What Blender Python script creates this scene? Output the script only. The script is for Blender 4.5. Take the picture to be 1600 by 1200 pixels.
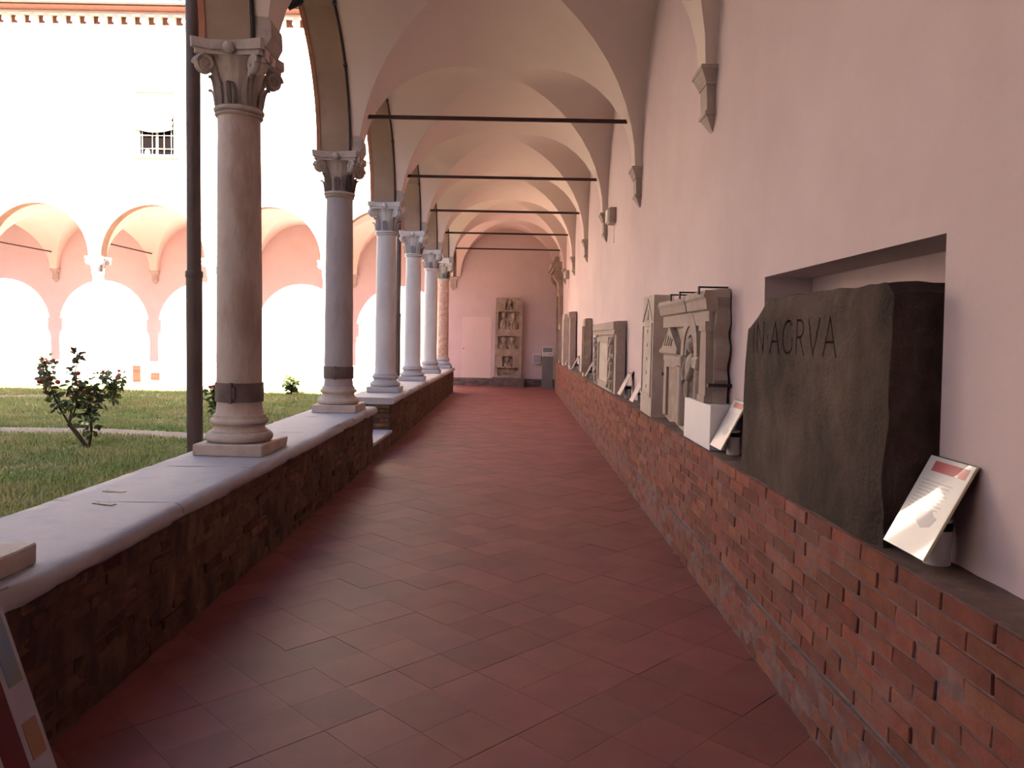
import bpy, bmesh, math, random
import numpy as np
from mathutils import Vector, Matrix, noise
random.seed(7)
rnd = random.uniform
PI = math.pi
scn = bpy.context.scene
for o in list(bpy.data.objects): bpy.data.objects.remove(o)
C = scn.collection

# ------------------------------------------------------------------ camera, sky, sun, exposure
EYE = 1.75
def look_matrix(vx, vy, f, roll):
    Y = Vector((vx-800, 600-vy, -f)).normalized()
    X = Vector((1, -roll, 0)); X = (X - Y*X.dot(Y)).normalized()
    Z = X.cross(Y)
    return Matrix((X, Y, Z))
cam_d = bpy.data.cameras.new('camera'); cam = bpy.data.objects.new('camera', cam_d); C.objects.link(cam)
cam_d.sensor_fit = 'HORIZONTAL'; cam_d.sensor_width = 36; cam_d.lens = 1200*36/1600
cam_d.clip_start = 0.05; cam_d.clip_end = 300
cam.matrix_world = Matrix.Translation((0, 0, EYE)) @ look_matrix(804.6, 527.9, 1200, .02).to_4x4()
scn.camera = cam

SUN_EL = math.radians(27.5)
world = bpy.data.worlds.new('world'); scn.world = world; world.use_nodes = True
wn = world.node_tree.nodes; wl = world.node_tree.links
sky = wn.new('ShaderNodeTexSky'); sky.sky_type = 'NISHITA'; sky.sun_disc = False
sky.sun_elevation = SUN_EL; sky.sun_rotation = PI; sky.dust_density = 0.5; sky.air_density = 1.0; sky.ozone_density = 2.5
wn['Background'].inputs['Strength'].default_value = 0.36
wl.new(sky.outputs[0], wn['Background'].inputs['Color'])
sun_d = bpy.data.lights.new('sun', 'SUN'); sun_d.energy = 30.0; sun_d.color = (1.0, .87, .71); sun_d.angle = math.radians(.6)
sun = bpy.data.objects.new('sun', sun_d); C.objects.link(sun); sun.location = (-4, -20, 30)
sun.rotation_euler = Vector((-.02, 1, -math.tan(SUN_EL))).to_track_quat('-Z', 'Y').to_euler()
vs = scn.view_settings
vs.view_transform = 'Standard'; vs.look = 'None'; vs.gamma = 1; vs.use_curve_mapping = False
vs.exposure = 0.88

# ------------------------------------------------------------------ materials
MATS = {}
def mat(name, col, col2=None, scale=3.0, rough=.85, bump=.0, bscale=40.0, rand=.0, stretch=(1,1,1), coat=0.0,
        metal=0.0, stain=None, stain_scale=1.2, stain_amt=.5, emit=None):
    m = bpy.data.materials.new(name); m.use_nodes = True
    n = m.node_tree.nodes; l = m.node_tree.links; b = n['Principled BSDF']
    b.inputs['Roughness'].default_value = rough; b.inputs['Metallic'].default_value = metal
    if rough >= .5 and not coat and not metal: b.inputs['Specular IOR Level'].default_value = .25
    if coat: b.inputs['Coat Weight'].default_value = coat; b.inputs['Coat Roughness'].default_value = .04
    geo = n.new('ShaderNodeNewGeometry')
    mp = n.new('ShaderNodeMapping'); mp.inputs['Scale'].default_value = stretch
    l.new(geo.outputs['Position'], mp.inputs['Vector'])
    last = None
    if col2 is None: col2 = tuple(c*.82 for c in col)
    ns = n.new('ShaderNodeTexNoise'); ns.inputs['Scale'].default_value = scale; ns.inputs['Detail'].default_value = 6
    ns.inputs['Roughness'].default_value = .62
    l.new(mp.outputs[0], ns.inputs['Vector'])
    rp = n.new('ShaderNodeValToRGB'); rp.color_ramp.elements[0].position = .34; rp.color_ramp.elements[1].position = .66
    rp.color_ramp.elements[0].color = (*col2, 1); rp.color_ramp.elements[1].color = (*col, 1)
    l.new(ns.outputs['Fac'], rp.inputs['Fac']); last = rp.outputs['Color']
    if stain:
        s2 = n.new('ShaderNodeTexNoise'); s2.inputs['Scale'].default_value = stain_scale; s2.inputs['Detail'].default_value = 9
        s2.inputs['Roughness'].default_value = .7
        l.new(mp.outputs[0], s2.inputs['Vector'])
        r2 = n.new('ShaderNodeValToRGB'); r2.color_ramp.elements[0].position = .48; r2.color_ramp.elements[1].position = .62
        r2.color_ramp.elements[0].color = (0,0,0,1); r2.color_ramp.elements[1].color = (stain_amt,)*3 + (1,)
        l.new(s2.outputs['Fac'], r2.inputs['Fac'])
        mx = n.new('ShaderNodeMix'); mx.data_type = 'RGBA'
        l.new(r2.outputs['Color'], mx.inputs['Factor']); l.new(last, mx.inputs['A']); mx.inputs['B'].default_value = (*stain, 1)
        last = mx.outputs['Result']
    if rand:
        oi = n.new('ShaderNodeObjectInfo')
        ad = n.new('ShaderNodeMath'); ad.operation = 'ADD'
        l.new(oi.outputs['Random'], ad.inputs[0]); l.new(geo.outputs['Random Per Island'], ad.inputs[1])
        fr = n.new('ShaderNodeMath'); fr.operation = 'FRACT'; l.new(ad.outputs[0], fr.inputs[0])
        mr = n.new('ShaderNodeMapRange'); mr.inputs['To Min'].default_value = 1-rand; mr.inputs['To Max'].default_value = 1+rand
        l.new(fr.outputs[0], mr.inputs['Value'])
        hs = n.new('ShaderNodeHueSaturation'); l.new(mr.outputs[0], hs.inputs['Value']); l.new(last, hs.inputs['Color'])
        mh = n.new('ShaderNodeMapRange'); mh.inputs['To Min'].default_value = .5-rand*.03; mh.inputs['To Max'].default_value = .5+rand*.03
        ml = n.new('ShaderNodeMath'); ml.operation = 'MULTIPLY'; ml.inputs[1].default_value = 7.31
        l.new(fr.outputs[0], ml.inputs[0])
        f2 = n.new('ShaderNodeMath'); f2.operation = 'FRACT'; l.new(ml.outputs[0], f2.inputs[0])
        l.new(f2.outputs[0], mh.inputs['Value']); l.new(mh.outputs[0], hs.inputs['Hue'])
        last = hs.outputs['Color']
    l.new(last, b.inputs['Base Color'])
    if emit: b.inputs['Emission Color'].default_value = (*emit, 1); b.inputs['Emission Strength'].default_value = 1
    if bump:
        bn = n.new('ShaderNodeTexNoise'); bn.inputs['Scale'].default_value = bscale; bn.inputs['Detail'].default_value = 8
        bn.inputs['Roughness'].default_value = .65
        l.new(mp.outputs[0], bn.inputs['Vector'])
        bp = n.new('ShaderNodeBump'); bp.inputs['Strength'].default_value = bump; bp.inputs['Distance'].default_value = .02
        l.new(bn.outputs['Fac'], bp.inputs['Height']); l.new(bp.outputs[0], b.inputs['Normal'])
    MATS[name] = m; return m

mat('plaster', (.69,.55,.56), (.65,.51,.52), 1.1, .9, .10, 30, stain=(.60,.46,.455), stain_scale=.9, stain_amt=.35)
mat('vault_plaster', (.78,.65,.59), (.75,.615,.555), .8, .9, .05, 22)
mat('facade_plaster', (.84,.77,.68), (.80,.72,.63), 1.0, .9, .08, 30)
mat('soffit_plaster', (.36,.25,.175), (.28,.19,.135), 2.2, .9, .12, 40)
mat('terracotta_trim', (.40,.16,.10), (.30,.115,.075), 6, .85, .1, 60, rand=.12)
mat('floor_tile', (.275,.095,.085), (.22,.074,.069), 2.4, .55, .05, 60, rand=.12, stain=(.20,.085,.08), stain_scale=1.6, stain_amt=.5)
mat('floor_joint', (.38,.20,.165), (.15,.07,.06), 5, .9)
mat('brick', (.285,.095,.06), (.19,.066,.048), 9, .9, .4, 70, rand=.24, stain=(.23,.13,.12), stain_scale=3.2, stain_amt=.45)
mat('mortar', (.25,.15,.14), (.155,.092,.086), 12, .95, .3, 80)
mat('ledge_top', (.20,.125,.10), (.12,.08,.065), 5, .9, .4, 50, stain=(.27,.2,.17), stain_scale=3, stain_amt=.5)
mat('ledge_cement', (.22,.185,.18), (.13,.11,.105), 8, .9, .3, 60)
mat('old_brick', (.17,.085,.05), (.085,.045,.03), 6, .95, .5, 60, rand=.40, stretch=(1,1,.6), stain=(.055,.035,.026), stain_scale=2.5, stain_amt=.8)
mat('old_mortar', (.19,.11,.068), (.075,.045,.032), 5, .95, .6, 45, stretch=(1.2,1.2,.5), stain=(.05,.033,.027), stain_scale=2.2, stain_amt=.85)
mat('coping', (.52,.485,.50), (.42,.39,.405), 5, .8, .3, 60, stain=(.38,.33,.31), stain_scale=5, stain_amt=.45)
mat('plinth_stone', (.60,.50,.44), (.48,.39,.34), 5, .8, .2, 50, stain=(.36,.27,.22), stain_scale=4, stain_amt=.4)
mat('column_pink', (.56,.46,.42), (.43,.335,.30), 2.2, .6, .15, 30, stretch=(1.6,1.6,.45), stain=(.32,.215,.18), stain_scale=2.6, stain_amt=.7)
mat('column_violet', (.47,.42,.44), (.33,.285,.29), 2.6, .6, .15, 30, stretch=(1.6,1.6,.4), stain=(.24,.19,.18), stain_scale=2.6, stain_amt=.6)
mat('column_grey', (.62,.59,.60), (.54,.51,.52), 2.0, .5, .08, 30, stretch=(1,1,.5), stain=(.46,.40,.39), stain_scale=2.4, stain_amt=.35)
mat('column_red', (.60,.36,.28), (.46,.235,.175), 11, .45, .05, 30, stain=(.68,.52,.45), stain_scale=9, stain_amt=.7)
mat('capital_stone', (.56,.47,.42), (.38,.30,.265), 6, .85, .35, 45, stain=(.27,.2,.17), stain_scale=6, stain_amt=.5)
mat('iron', (.06,.045,.045), (.04,.03,.03), 8, .6, .1, 60)
mat('iron_band', (.17,.125,.115), (.11,.08,.075), 8, .6, .2, 60, metal=.2)
mat('rod_iron', (.075,.035,.03), (.05,.026,.024), 8, .7, .1, 60)
mat('pipe_metal', (.085,.06,.06), (.06,.042,.044), 4, .45, .05, 30, metal=.3)
mat('corbel_stone', (.50,.41,.37), (.40,.32,.285), 5, .85, .2, 50)
mat('dark_stone', (.175,.125,.10), (.07,.047,.038), 2.6, .93, 1.0, 70, stretch=(1,1,.7), stain=(.04,.027,.023), stain_scale=2.0, stain_amt=.6)
mat('limestone', (.50,.41,.36), (.38,.305,.265), 4, .88, .4, 42, stain=(.29,.215,.18), stain_scale=4, stain_amt=.5)
mat('limestone_pale', (.60,.52,.46), (.50,.42,.37), 4, .88, .3, 42, stain=(.38,.29,.24), stain_scale=3, stain_amt=.35)
mat('stele_stone', (.47,.37,.30), (.33,.255,.205), 6, .88, .5, 40, stain=(.24,.175,.14), stain_scale=5, stain_amt=.5)
mat('white_paint', (.78,.75,.76), (.75,.72,.73), 3, .5)
mat('sign_white', (.86,.82,.80), (.84,.80,.78), 3, .35, coat=1.0)
mat('sign_red', (.62,.16,.17), (.6,.15,.16), 3, .35, coat=1.0)
mat('sign_grey', (.50,.47,.52), (.47,.44,.5), 3, .4, coat=.8)
mat('sign_text', (.64,.60,.60), (.62,.58,.58), 3, .5, coat=.8)
mat('sign_edge', (.72,.66,.45), (.70,.64,.42), 3, .5)
mat('black_plastic', (.025,.022,.022), (.02,.018,.018), 3, .5)
mat('board_red', (.11,.006,.014), (.10,.005,.012), 3, .4, coat=.3)
mat('board_white', (.46,.42,.50), (.36,.33,.42), 6, .45, coat=.3)
mat('board_orange', (.36,.17,.08), (.30,.20,.15), 20, .45, coat=.3)
mat('board_picture', (.12,.20,.45), (.22,.24,.14), 9, .45, coat=.3)
mat('totem_grey', (.20,.20,.21), (.18,.18,.19), 3, .45)
mat('totem_picture', (.34,.36,.40), (.10,.10,.12), 26, .4)
mat('door_paint', (.75,.595,.57), (.73,.575,.55), 2, .6)
mat('base_brick', (.22,.17,.16), (.13,.10,.095), 6, .9, .4, 50, rand=.25)
mat('grass', (.25,.34,.115), (.46,.42,.215), 1.1, .85, rand=.3)
mat('soil', (.20,.22,.09), (.34,.29,.155), 1.4, .95, .4, 40)
mat('gravel', (.34,.29,.25), (.21,.18,.15), 30, .95, .8, 60)
mat('bark', (.085,.055,.035), (.05,.035,.025), 20, .9, .3, 80)
mat('leaf', (.115,.145,.05), (.075,.10,.038), 8, .45, rand=.4)
mat('leaf_red', (.20,.085,.035), (.12,.07,.03), 8, .45, rand=.4)
mat('rose_petal', (.45,.075,.05), (.3,.05,.04), 20, .6)
mat('roof_tile', (.26,.125,.085), (.17,.085,.06), 6, .9, .2, 40, rand=.3)
mat('gutter', (.17,.145,.13), (.14,.12,.11), 6, .6)
mat('glass_dark', (.004,.002,.002), (.003,.0015,.0015), 2, .9)
MATS['glass_dark'].node_tree.nodes['Principled BSDF'].inputs['Specular IOR Level'].default_value = .1
mat('deep_brick', (.085,.028,.018), (.065,.021,.014), 8, .9, .2, 60, rand=.2)
mat('exposed_brick', (.20,.08,.055), (.15,.06,.045), 8, .9, .2, 60, rand=.2)
mat('curtain', (.72,.60,.45), (.68,.56,.41), 3, .9, .1, 30)
mat('window_wood', (.62,.56,.50), (.58,.52,.46), 4, .6)
mat('lamp_glass', (.75,.73,.66), (.7,.68,.6), 3, .3)

# ------------------------------------------------------------------ mesh helpers
class MB:
    def __init__(s): s.b = bmesh.new()
    def box(s, x0, x1, y0, y1, z0, z1, j=0.0, top=None, cuts=0):
        """box; top=(dx,dy): inset of the upper face; j: random jitter of the corners"""
        dx, dy = top or (0, 0)
        co = [(x0,y0,z0),(x1,y0,z0),(x1,y1,z0),(x0,y1,z0),(x0+dx,y0+dy,z1),(x1-dx,y0+dy,z1),(x1-dx,y1-dy,z1),(x0+dx,y1-dy,z1)]
        v = [s.b.verts.new((c[0]+rnd(-j,j), c[1]+rnd(-j,j), c[2]+rnd(-j,j))) for c in co]
        fs = [s.b.faces.new([v[i] for i in q]) for q in ((3,2,1,0),(4,5,6,7),(0,1,5,4),(1,2,6,5),(2,3,7,6),(3,0,4,7))]
        if cuts:
            es = list({e for f in fs for e in f.edges})
            bmesh.ops.subdivide_edges(s.b, edges=es, cuts=cuts, use_grid_fill=True)
        return s
    def prism(s, pts, d, axis='y'):
        """pts: 2D polygon; extruded from d[0] to d[1] along axis"""
        def mk(p, t): return {'y': (p[0], t, p[1]), 'x': (t, p[0], p[1]), 'z': (p[0], p[1], t)}[axis]
        a = [s.b.verts.new(mk(p, d[0])) for p in pts]; c = [s.b.verts.new(mk(p, d[1])) for p in pts]
        n = len(pts)
        s.b.faces.new(a); s.b.faces.new(c[::-1])
        for i in range(n): s.b.faces.new((a[i], c[i], c[(i+1) % n], a[(i+1) % n]))
        return s
    def lathe(s, prof, cx=0, cy=0, n=28, cap=True, wob=0.0):
        rings = []
        for (r, z) in prof:
            rings.append([s.b.verts.new((cx + r*math.cos(2*PI*k/n)*(1+rnd(-wob,wob)), cy + r*math.sin(2*PI*k/n)*(1+rnd(-wob,wob)), z)) for k in range(n)])
        for a, c in zip(rings, rings[1:]):
            for k in range(n): s.b.faces.new((a[k], a[(k+1) % n], c[(k+1) % n], c[k]))
        if cap: s.b.faces.new(rings[0][::-1]); s.b.faces.new(rings[-1])
        return s
    def tube(s, pts, r, n=8, cap=True):
        pts = [Vector(p) for p in pts]; rings = []
        rr = r if isinstance(r, (list, tuple)) else [r]*len(pts)
        up = None
        for i, p in enumerate(pts):
            t = (pts[min(i+1, len(pts)-1)] - pts[max(i-1, 0)]).normalized()
            if up is None: up = Vector((0,0,1)) if abs(t.z) < .9 else Vector((1,0,0))
            a = t.cross(up).normalized(); b2 = a.cross(t).normalized(); up = b2
            rings.append([s.b.verts.new(p + (a*math.cos(2*PI*k/n) + b2*math.sin(2*PI*k/n))*rr[i]) for k in range(n)])
        for a, c in zip(rings, rings[1:]):
            for k in range(n): s.b.faces.new((a[k], a[(k+1) % n], c[(k+1) % n], c[k]))
        if cap: s.b.faces.new(rings[0][::-1]); s.b.faces.new(rings[-1])
        return s
    def ball(s, c, r, nu=12, nv=8):
        if not isinstance(r, (list, tuple)): r = (r,)*3
        m = Matrix.Translation(c) @ Matrix.Diagonal((*r, 1))
        bmesh.ops.create_uvsphere(s.b, u_segments=nu, v_segments=nv, radius=1, matrix=m)
        return s
    def rough(s, amp, sc, seed=0.0):
        off = Vector((seed*7.7, seed*3.1, seed*5.3))
        for v in s.b.verts: v.co += noise.noise_vector(v.co*sc + off)*amp + noise.noise_vector(v.co*sc*3.1 + off)*amp*.4
        return s
    def move(s, d):
        for v in s.b.verts: v.co += Vector(d)
        return s
    def xf(s, m):
        for v in s.b.verts: v.co = m @ v.co
        return s
    def bevel(s, w, seg=1):
        bmesh.ops.bevel(s.b, geom=list(s.b.edges), offset=w, segments=seg, affect='EDGES', profile=.6); return s
    def mesh(s, name, m, smooth=None):
        bmesh.ops.recalc_face_normals(s.b, faces=list(s.b.faces))
        me = bpy.data.meshes.new(name); s.b.to_mesh(me); s.b.free()
        if smooth is not None:
            me.shade_smooth(); me.set_sharp_from_angle(angle=math.radians(smooth))
        for mm in (m if isinstance(m, (list, tuple)) else [m]): me.materials.append(MATS[mm])
        return me

def put(name, me, parent=None, loc=(0,0,0), label=None, cat=None, group=None, kind=None):
    o = bpy.data.objects.new(name, me); C.objects.link(o); o.location = loc
    if parent is not None: o.parent = parent
    return tag(o, label, cat, group, kind)
def tag(o, label=None, cat=None, group=None, kind=None):
    for k, v in (('label', label), ('category', cat), ('group', group), ('kind', kind)):
        if v: o[k] = v
    return o
def thing(name, label, cat, loc=(0,0,0), group=None, kind=None):
    return put(name, None, None, loc, label, cat, group, kind)
def copy_tree(o, parent=None):
    c = o.copy(); C.objects.link(c); c.parent = parent
    for ch in list(o.children): copy_tree(ch, c)
    return c

# ------------------------------------------------------------------ layout numbers (metres)
BAY = 3.543; COL_X = -2.25; COL_Y0 = 6.28 - 2*BAY          # corner column behind the viewer

FARY = 6.28 + 5*BAY
CY = [6.28 + k*BAY for k in range(-2, 6)]
FB = 3.58                                                   # bay of the far wing
FX = [COL_X - k*FB for k in range(0, 6)]
END_Y = 27.8; WALL_X = 1.60; LEDGE_X = 1.385; LEDGE_Z = .97
WTOP = 11.35; SPR = 4.0; VSPR = 3.9
PAR_IN, PAR_OUT, COP_Z = -1.92, -2.62, .767

# ------------------------------------------------------------------ setting: floor
def clip_poly(poly, x0, x1, y0, y1):
    def cut(p, f, inter):
        out = []
        for i in range(len(p)):
            a, b = p[i-1], p[i]
            if f(a) != f(b): out.append(inter(a, b))
            if f(b): out.append(b)
        return out
    def ix(x): return lambda a, b: (x, a[1] + (b[1]-a[1])*(x-a[0])/(b[0]-a[0]))
    def iy(y): return lambda a, b: (a[0] + (b[0]-a[0])*(y-a[1])/(b[1]-a[1]), y)
    for f, it in ((lambda p: p[0] >= x0, ix(x0)), (lambda p: p[0] <= x1, ix(x1)), (lambda p: p[1] >= y0, iy(y0)), (lambda p: p[1] <= y1, iy(y1))):
        if poly: poly = cut(poly, f, it)
    return poly
floor = put('floor', MB().box(-2.7, WALL_X+.1, -4.4, END_Y+.1, -.25, -.0022).mesh('floor', 'floor_joint'), kind='structure')
TS = .30; tiles = []; th = math.radians(45)
ca, sa = math.cos(th), math.sin(th)
for i in range(-90, 130):
    for k in range(-90, 130):
        u, v = i*TS + .11, k*TS + .05
        x, y = u*ca - v*sa, u*sa + v*ca
        if not (-2.2 < x < 1.6 and -1.0 < y < END_Y+.3): continue
        h = TS/2 - rnd(.0004, .0016)
        q = [((u+a)*ca - (v+b)*sa, (u+a)*sa + (v+b)*ca) for a, b in ((-h,-h),(h,-h),(h,h),(-h,h))]
        q = clip_poly(q, PAR_IN-.02, LEDGE_X-.03, -1, END_Y)
        if len(q) < 3: continue
        area = abs(sum(q[m-1][0]*q[m][1]-q[m][0]*q[m-1][1] for m in range(len(q))))/2
        if area < .002: continue
        tiles.append((y, q))
tiles.sort(key=lambda t: t[0])
seen = [t for t in tiles if t[0] > 2.75]
near, rest = seen[:298], seen[298:] + [t for t in tiles if t[0] <= 2.75]
def tile_geo(mb, q):
    zt = rnd(-.0012, .0012)
    mb.prism(q, (-.02, zt), 'z')
for y, q in near:
    cx = sum(p[0] for p in q)/len(q); cy = sum(p[1] for p in q)/len(q)
    mb = MB(); tile_geo(mb, [(p[0]-cx, p[1]-cy) for p in q]); put('floor_tile', mb.mesh('floor_tile', 'floor_tile'), floor, (cx, cy, 0))
mb = MB()
for y, q in rest: tile_geo(mb, q)
put('floor_tile_field', mb.mesh('floor_tile_field', 'floor_tile'), floor, kind='stuff')

# ------------------------------------------------------------------ setting: walls
NY0, NY1, NZ, NX = 2.85, 4.90, 2.165, 1.90                   # niche in the right wall
mb = MB()
mb.box(WALL_X, WALL_X+.6, -4.6, NY0, -.2, 6.5); mb.box(WALL_X, WALL_X+.6, NY1, END_Y+.5, -.2, 6.5)
mb.box(WALL_X, WALL_X+.6, NY0, NY1, NZ, 6.5); mb.box(WALL_X-.0, WALL_X+.6, -4.6, END_Y+.5, 6.5, WTOP); mb.box(WALL_X, WALL_X+.6, NY0, NY1, -.2, LEDGE_Z-.01)
mb.box(NX, WALL_X+.6, NY0, NY1, LEDGE_Z-.01, NZ)
LEAN = .021
for v in mb.b.verts: v.co.x -= LEAN*(min(v.co.z, 6.5)-LEDGE_Z)      # the old wall leans in a little
def wall_x(z): return WALL_X - LEAN*(z-LEDGE_Z)
put('wall_right', mb.mesh('wall_right', 'plaster'), kind='structure')
put('wall_end', MB().box(-24, WALL_X+.6, END_Y, END_Y+.5, -.2, WTOP).mesh('wall_end', 'plaster'), kind='structure')
mb = MB(); mb.box(-2.45, WALL_X+.6, -4.9, -4.4, -.2, WTOP)
put('wall_near', mb.mesh('wall_near', 'plaster'), kind='structure')
put('wall_unseen_near_wing', MB().box(-24, -2.45, -4.9, CY[0]+.18, -.2, WTOP).mesh('wall_unseen_near_wing', 'facade_plaster'), kind='structure')  # unseen wing behind the camera, added so the courtyard lies in shade

put('wall_unseen_left_wing', MB().box(-24.6, -19.6, CY[0], FARY-.2, -.2, 14.2).mesh('wall_unseen_left_wing', 'facade_plaster'), kind='structure')  # unseen left wing, height and distance chosen to dim the walk
put('roof_unseen_left_wing', MB().prism([(-18.9, 14.2), (-25, 14.2), (-25, 16.2)], (CY[0], FARY-.2)).mesh('roof_unseen_left_wing', 'roof_tile'), kind='structure')  # roof of the unseen left wing, added to block low sky light
def arch_wall(name, centers, bay, r, spring, z1, t0, t1, along, holes=(), ends=(None, None), nseg=30):
    """wall with round arches. s runs along, t0/t1 = faces; slot 0 plaster, slot 1 soffit"""
    mb = MB(); b = mb.b
    S = set()
    for c in centers:
        S |= {c-bay/2, c+bay/2}
        for k in range(nseg+1): S.add(c - r*math.cos(PI*k/nseg))
    for e in ends:
        if e is not None: S.add(e)
    for h in holes: S |= {h[0], h[1]}
    S = sorted(S); S2 = [S[0]]
    for q in S[1:]:
        if q - S2[-1] > 1e-5: S2.append(q)
    S = S2
    def zb(q):
        for c in centers:
            d = abs(q-c)
            if d < r-1e-6: return spring + math.sqrt(max(0, r*r-d*d))
        return spring
    P = (lambda q, t, z: (t, q, z)) if along == 'y' else (lambda q, t, z: (q, t, z))
    def quad(pts, mi):
        f = b.faces.new([b.verts.new(P(*p)) for p in pts]); f.material_index = mi; return f
    for a, c in zip(S, S[1:]):
        za, zc = zb(a), zb(c); m = (a+c)/2
        iv = [((za, zc), (z1, z1))]
        for h in holes:
            if h[0] < m < h[1]: iv = [((za, zc), (h[2], h[2])), ((h[3], h[3]), (z1, z1))]
        for lo, hi in iv:
            for t in (t0, t1): quad([(a,t,lo[0]),(c,t,lo[1]),(c,t,hi[1]),(a,t,hi[0])], 0)
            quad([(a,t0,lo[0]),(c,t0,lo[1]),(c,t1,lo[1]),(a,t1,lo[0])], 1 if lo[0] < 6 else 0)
            quad([(a,t0,hi[0]),(c,t0,hi[1]),(c,t1,hi[1]),(a,t1,hi[0])], 0)
    for h in holes:
        for q in h[:2]: quad([(q,t0,h[2]),(q,t1,h[2]),(q,t1,h[3]),(q,t0,h[3])], 0)
    for q in (S[0], S[-1]): quad([(q,t0,spring),(q,t1,spring),(q,t1,z1),(q,t0,z1)], 0)
    # the two vertical impost faces exist through the arch samples at +-r
    bmesh.ops.remove_doubles(b, verts=list(b.verts), dist=1e-5)
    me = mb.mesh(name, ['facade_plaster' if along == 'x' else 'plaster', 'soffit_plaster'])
    return me
AR = 1.60
acent = [(a+c)/2 for a, c in zip(CY, CY[1:])]
wall_left = put('wall_left', arch_wall('wall_left', acent, BAY, AR, SPR, WTOP, -2.45, -2.10, 'y'), kind='structure')
fcent = [(a+c)/2 for a, c in zip(FX, FX[1:])]
FH = [(-11.69, -10.54, 7.10, 9.23), (-4.64, -3.49, 7.10, 9.23), (-18.7, -17.55, 7.10, 9.23)]
far_wall = put('wall_far_wing', arch_wall('wall_far_wing', fcent, FB, AR+.02, SPR, WTOP, FARY-.18, FARY+.18, 'x', FH, (FX[-1]-4, FX[0]+.18)), kind='structure')

def arch_band(r0, r1, depth, spring, along, n=36, foot=None):
    """moulded ring of an arch, extruded by depth along the wall's normal (local centre at 0)"""
    mb = MB(); b = mb.b
    foot = spring if foot is None else foot
    pts = [(PI*k/n) for k in range(n+1)]
    ring = []
    for a in pts:
        q = []
        for r, d in ((r0, 0), (r1, 0), (r1, depth), (r0, depth)):
            s, z = -r*math.cos(a), spring + r*math.sin(a)
            q.append(b.verts.new((d, s, z) if along == 'y' else (s, d, z)))
        ring.append(q)
    for a, c in zip(ring, ring[1:]):
        for k in range(4): b.faces.new((a[k], a[(k+1)%4], c[(k+1)%4], c[k]))
    b.faces.new(ring[0]); b.faces.new(ring[-1][::-1])
    return mb
me = arch_band(AR-.012, AR+.20, -.05, SPR, 'y').mesh('archivolt', 'terracotta_trim')
for c in acent: put('archivolt', me, wall_left, (-2.448, c, 0))
me = arch_band(AR+.005, AR+.20, -.04, SPR, 'x').mesh('archivolt_far', 'facade_plaster')
for c in fcent: put('archivolt', me, far_wall, (c, FARY-.178, 0))

# ceiling: groin vaults
def vault_bay(x0, x1, xl, xr, bay, h, spring, n=22):
    """barrel from xl..xr crossed by a barrel of the bay's width; local y centred; one grid so the groins are crisp"""
    xc, a = (xl+xr)/2, (xr-xl)/2; b_ = bay/2 - .12
    ts = [-PI/2 + PI*k/n for k in range(n+1)]
    xs = [(x0, 1.0)] + [(xc + a*math.sin(t), abs(math.sin(t))) for t in ts] + [(x1, 1.0)]
    ys = [(-bay/2, 1.0)] + [(b_*math.sin(t), abs(math.sin(t))) for t in ts] + [(bay/2, 1.0)]
    mb = MB(); b = mb.b; G = []
    for x, u in xs:
        G.append([b.verts.new((x, y, spring + h*max(math.sqrt(max(0, 1-u*u)), math.sqrt(max(0, 1-v*v))))) for y, v in ys])
    for i in range(len(xs)-1):
        for k in range(len(ys)-1):
            v00, v10, v11, v01 = G[i][k], G[i+1][k], G[i+1][k+1], G[i][k+1]
            mi, mk = i - (len(xs)-1)/2 + .5, k - (len(ys)-1)/2 + .5
            if mi*mk > 0: b.faces.new((v00, v10, v11)); b.faces.new((v00, v11, v01))
            else: b.faces.new((v00, v10, v01)); b.faces.new((v10, v11, v01))
    me = mb.mesh('vault_bay', 'vault_plaster')
    me.shade_smooth(); me.set_sharp_from_angle(angle=math.radians(13))
    return me
ceiling = put('ceiling', None, kind='structure')
me = vault_bay(-2.14, WALL_X+.02, -2.0, 1.45, BAY, 1.74, VSPR)
for c in acent: put('vault_bay', me, ceiling, (0, c, 0))
put('vault_bay', vault_bay(-2.14, WALL_X+.02, -2.0, 1.45, END_Y-FARY+.02, 1.74, VSPR), ceiling, (0, (FARY+END_Y)/2, 0))
put('vault_bay', vault_bay(-2.14, WALL_X+.02, -2.0, 1.45, CY[0]+4.4, 1.74, VSPR), ceiling, (0, (CY[0]-4.4)/2, 0))
me = vault_bay(FARY+.1, END_Y+.02, FARY+.25, END_Y-.18, FB, 1.74, VSPR)
for c in fcent:
    o = put('vault_bay', me, ceiling, (c, 0, 0))
    o.matrix_local = Matrix(((0,1,0,c),(1,0,0,0),(0,0,1,0),(0,0,0,1)))
# far wing floor and body, roofs
put('floor_far_wing', MB().box(-24, -2.7, FARY-.4, END_Y+.1, -.25, -.005).mesh('floor_far_wing', 'floor_tile'), kind='structure')
put('roof_right_wing', MB().prism([(-3.0, WTOP), (3.4, WTOP), (3.4, WTOP+2.0)], (-4.9, END_Y+4)).mesh('roof_right_wing', 'roof_tile'), kind='structure')
put('roof_unseen_near_wing', MB().prism([(-6.0, WTOP), (CY[0]+.7, WTOP), (-6.0, WTOP+1.6)], (-24, -3.0), 'x').mesh('roof_unseen_near_wing', 'roof_tile'), kind='structure')  # roof of the unseen near wing, part of its shading mass

# far eaves: string course, dentils, brick soffit, gutter, tiles
roof = put('roof_far_wing', MB().prism([(FARY-.78, 11.44), (END_Y+1, 13.2), (END_Y+1, 11.36), (FARY-.78, 11.36)], (-24, 2.2), 'x').mesh('roof_far_wing', 'roof_tile'), kind='structure')
rt = MB()


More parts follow.
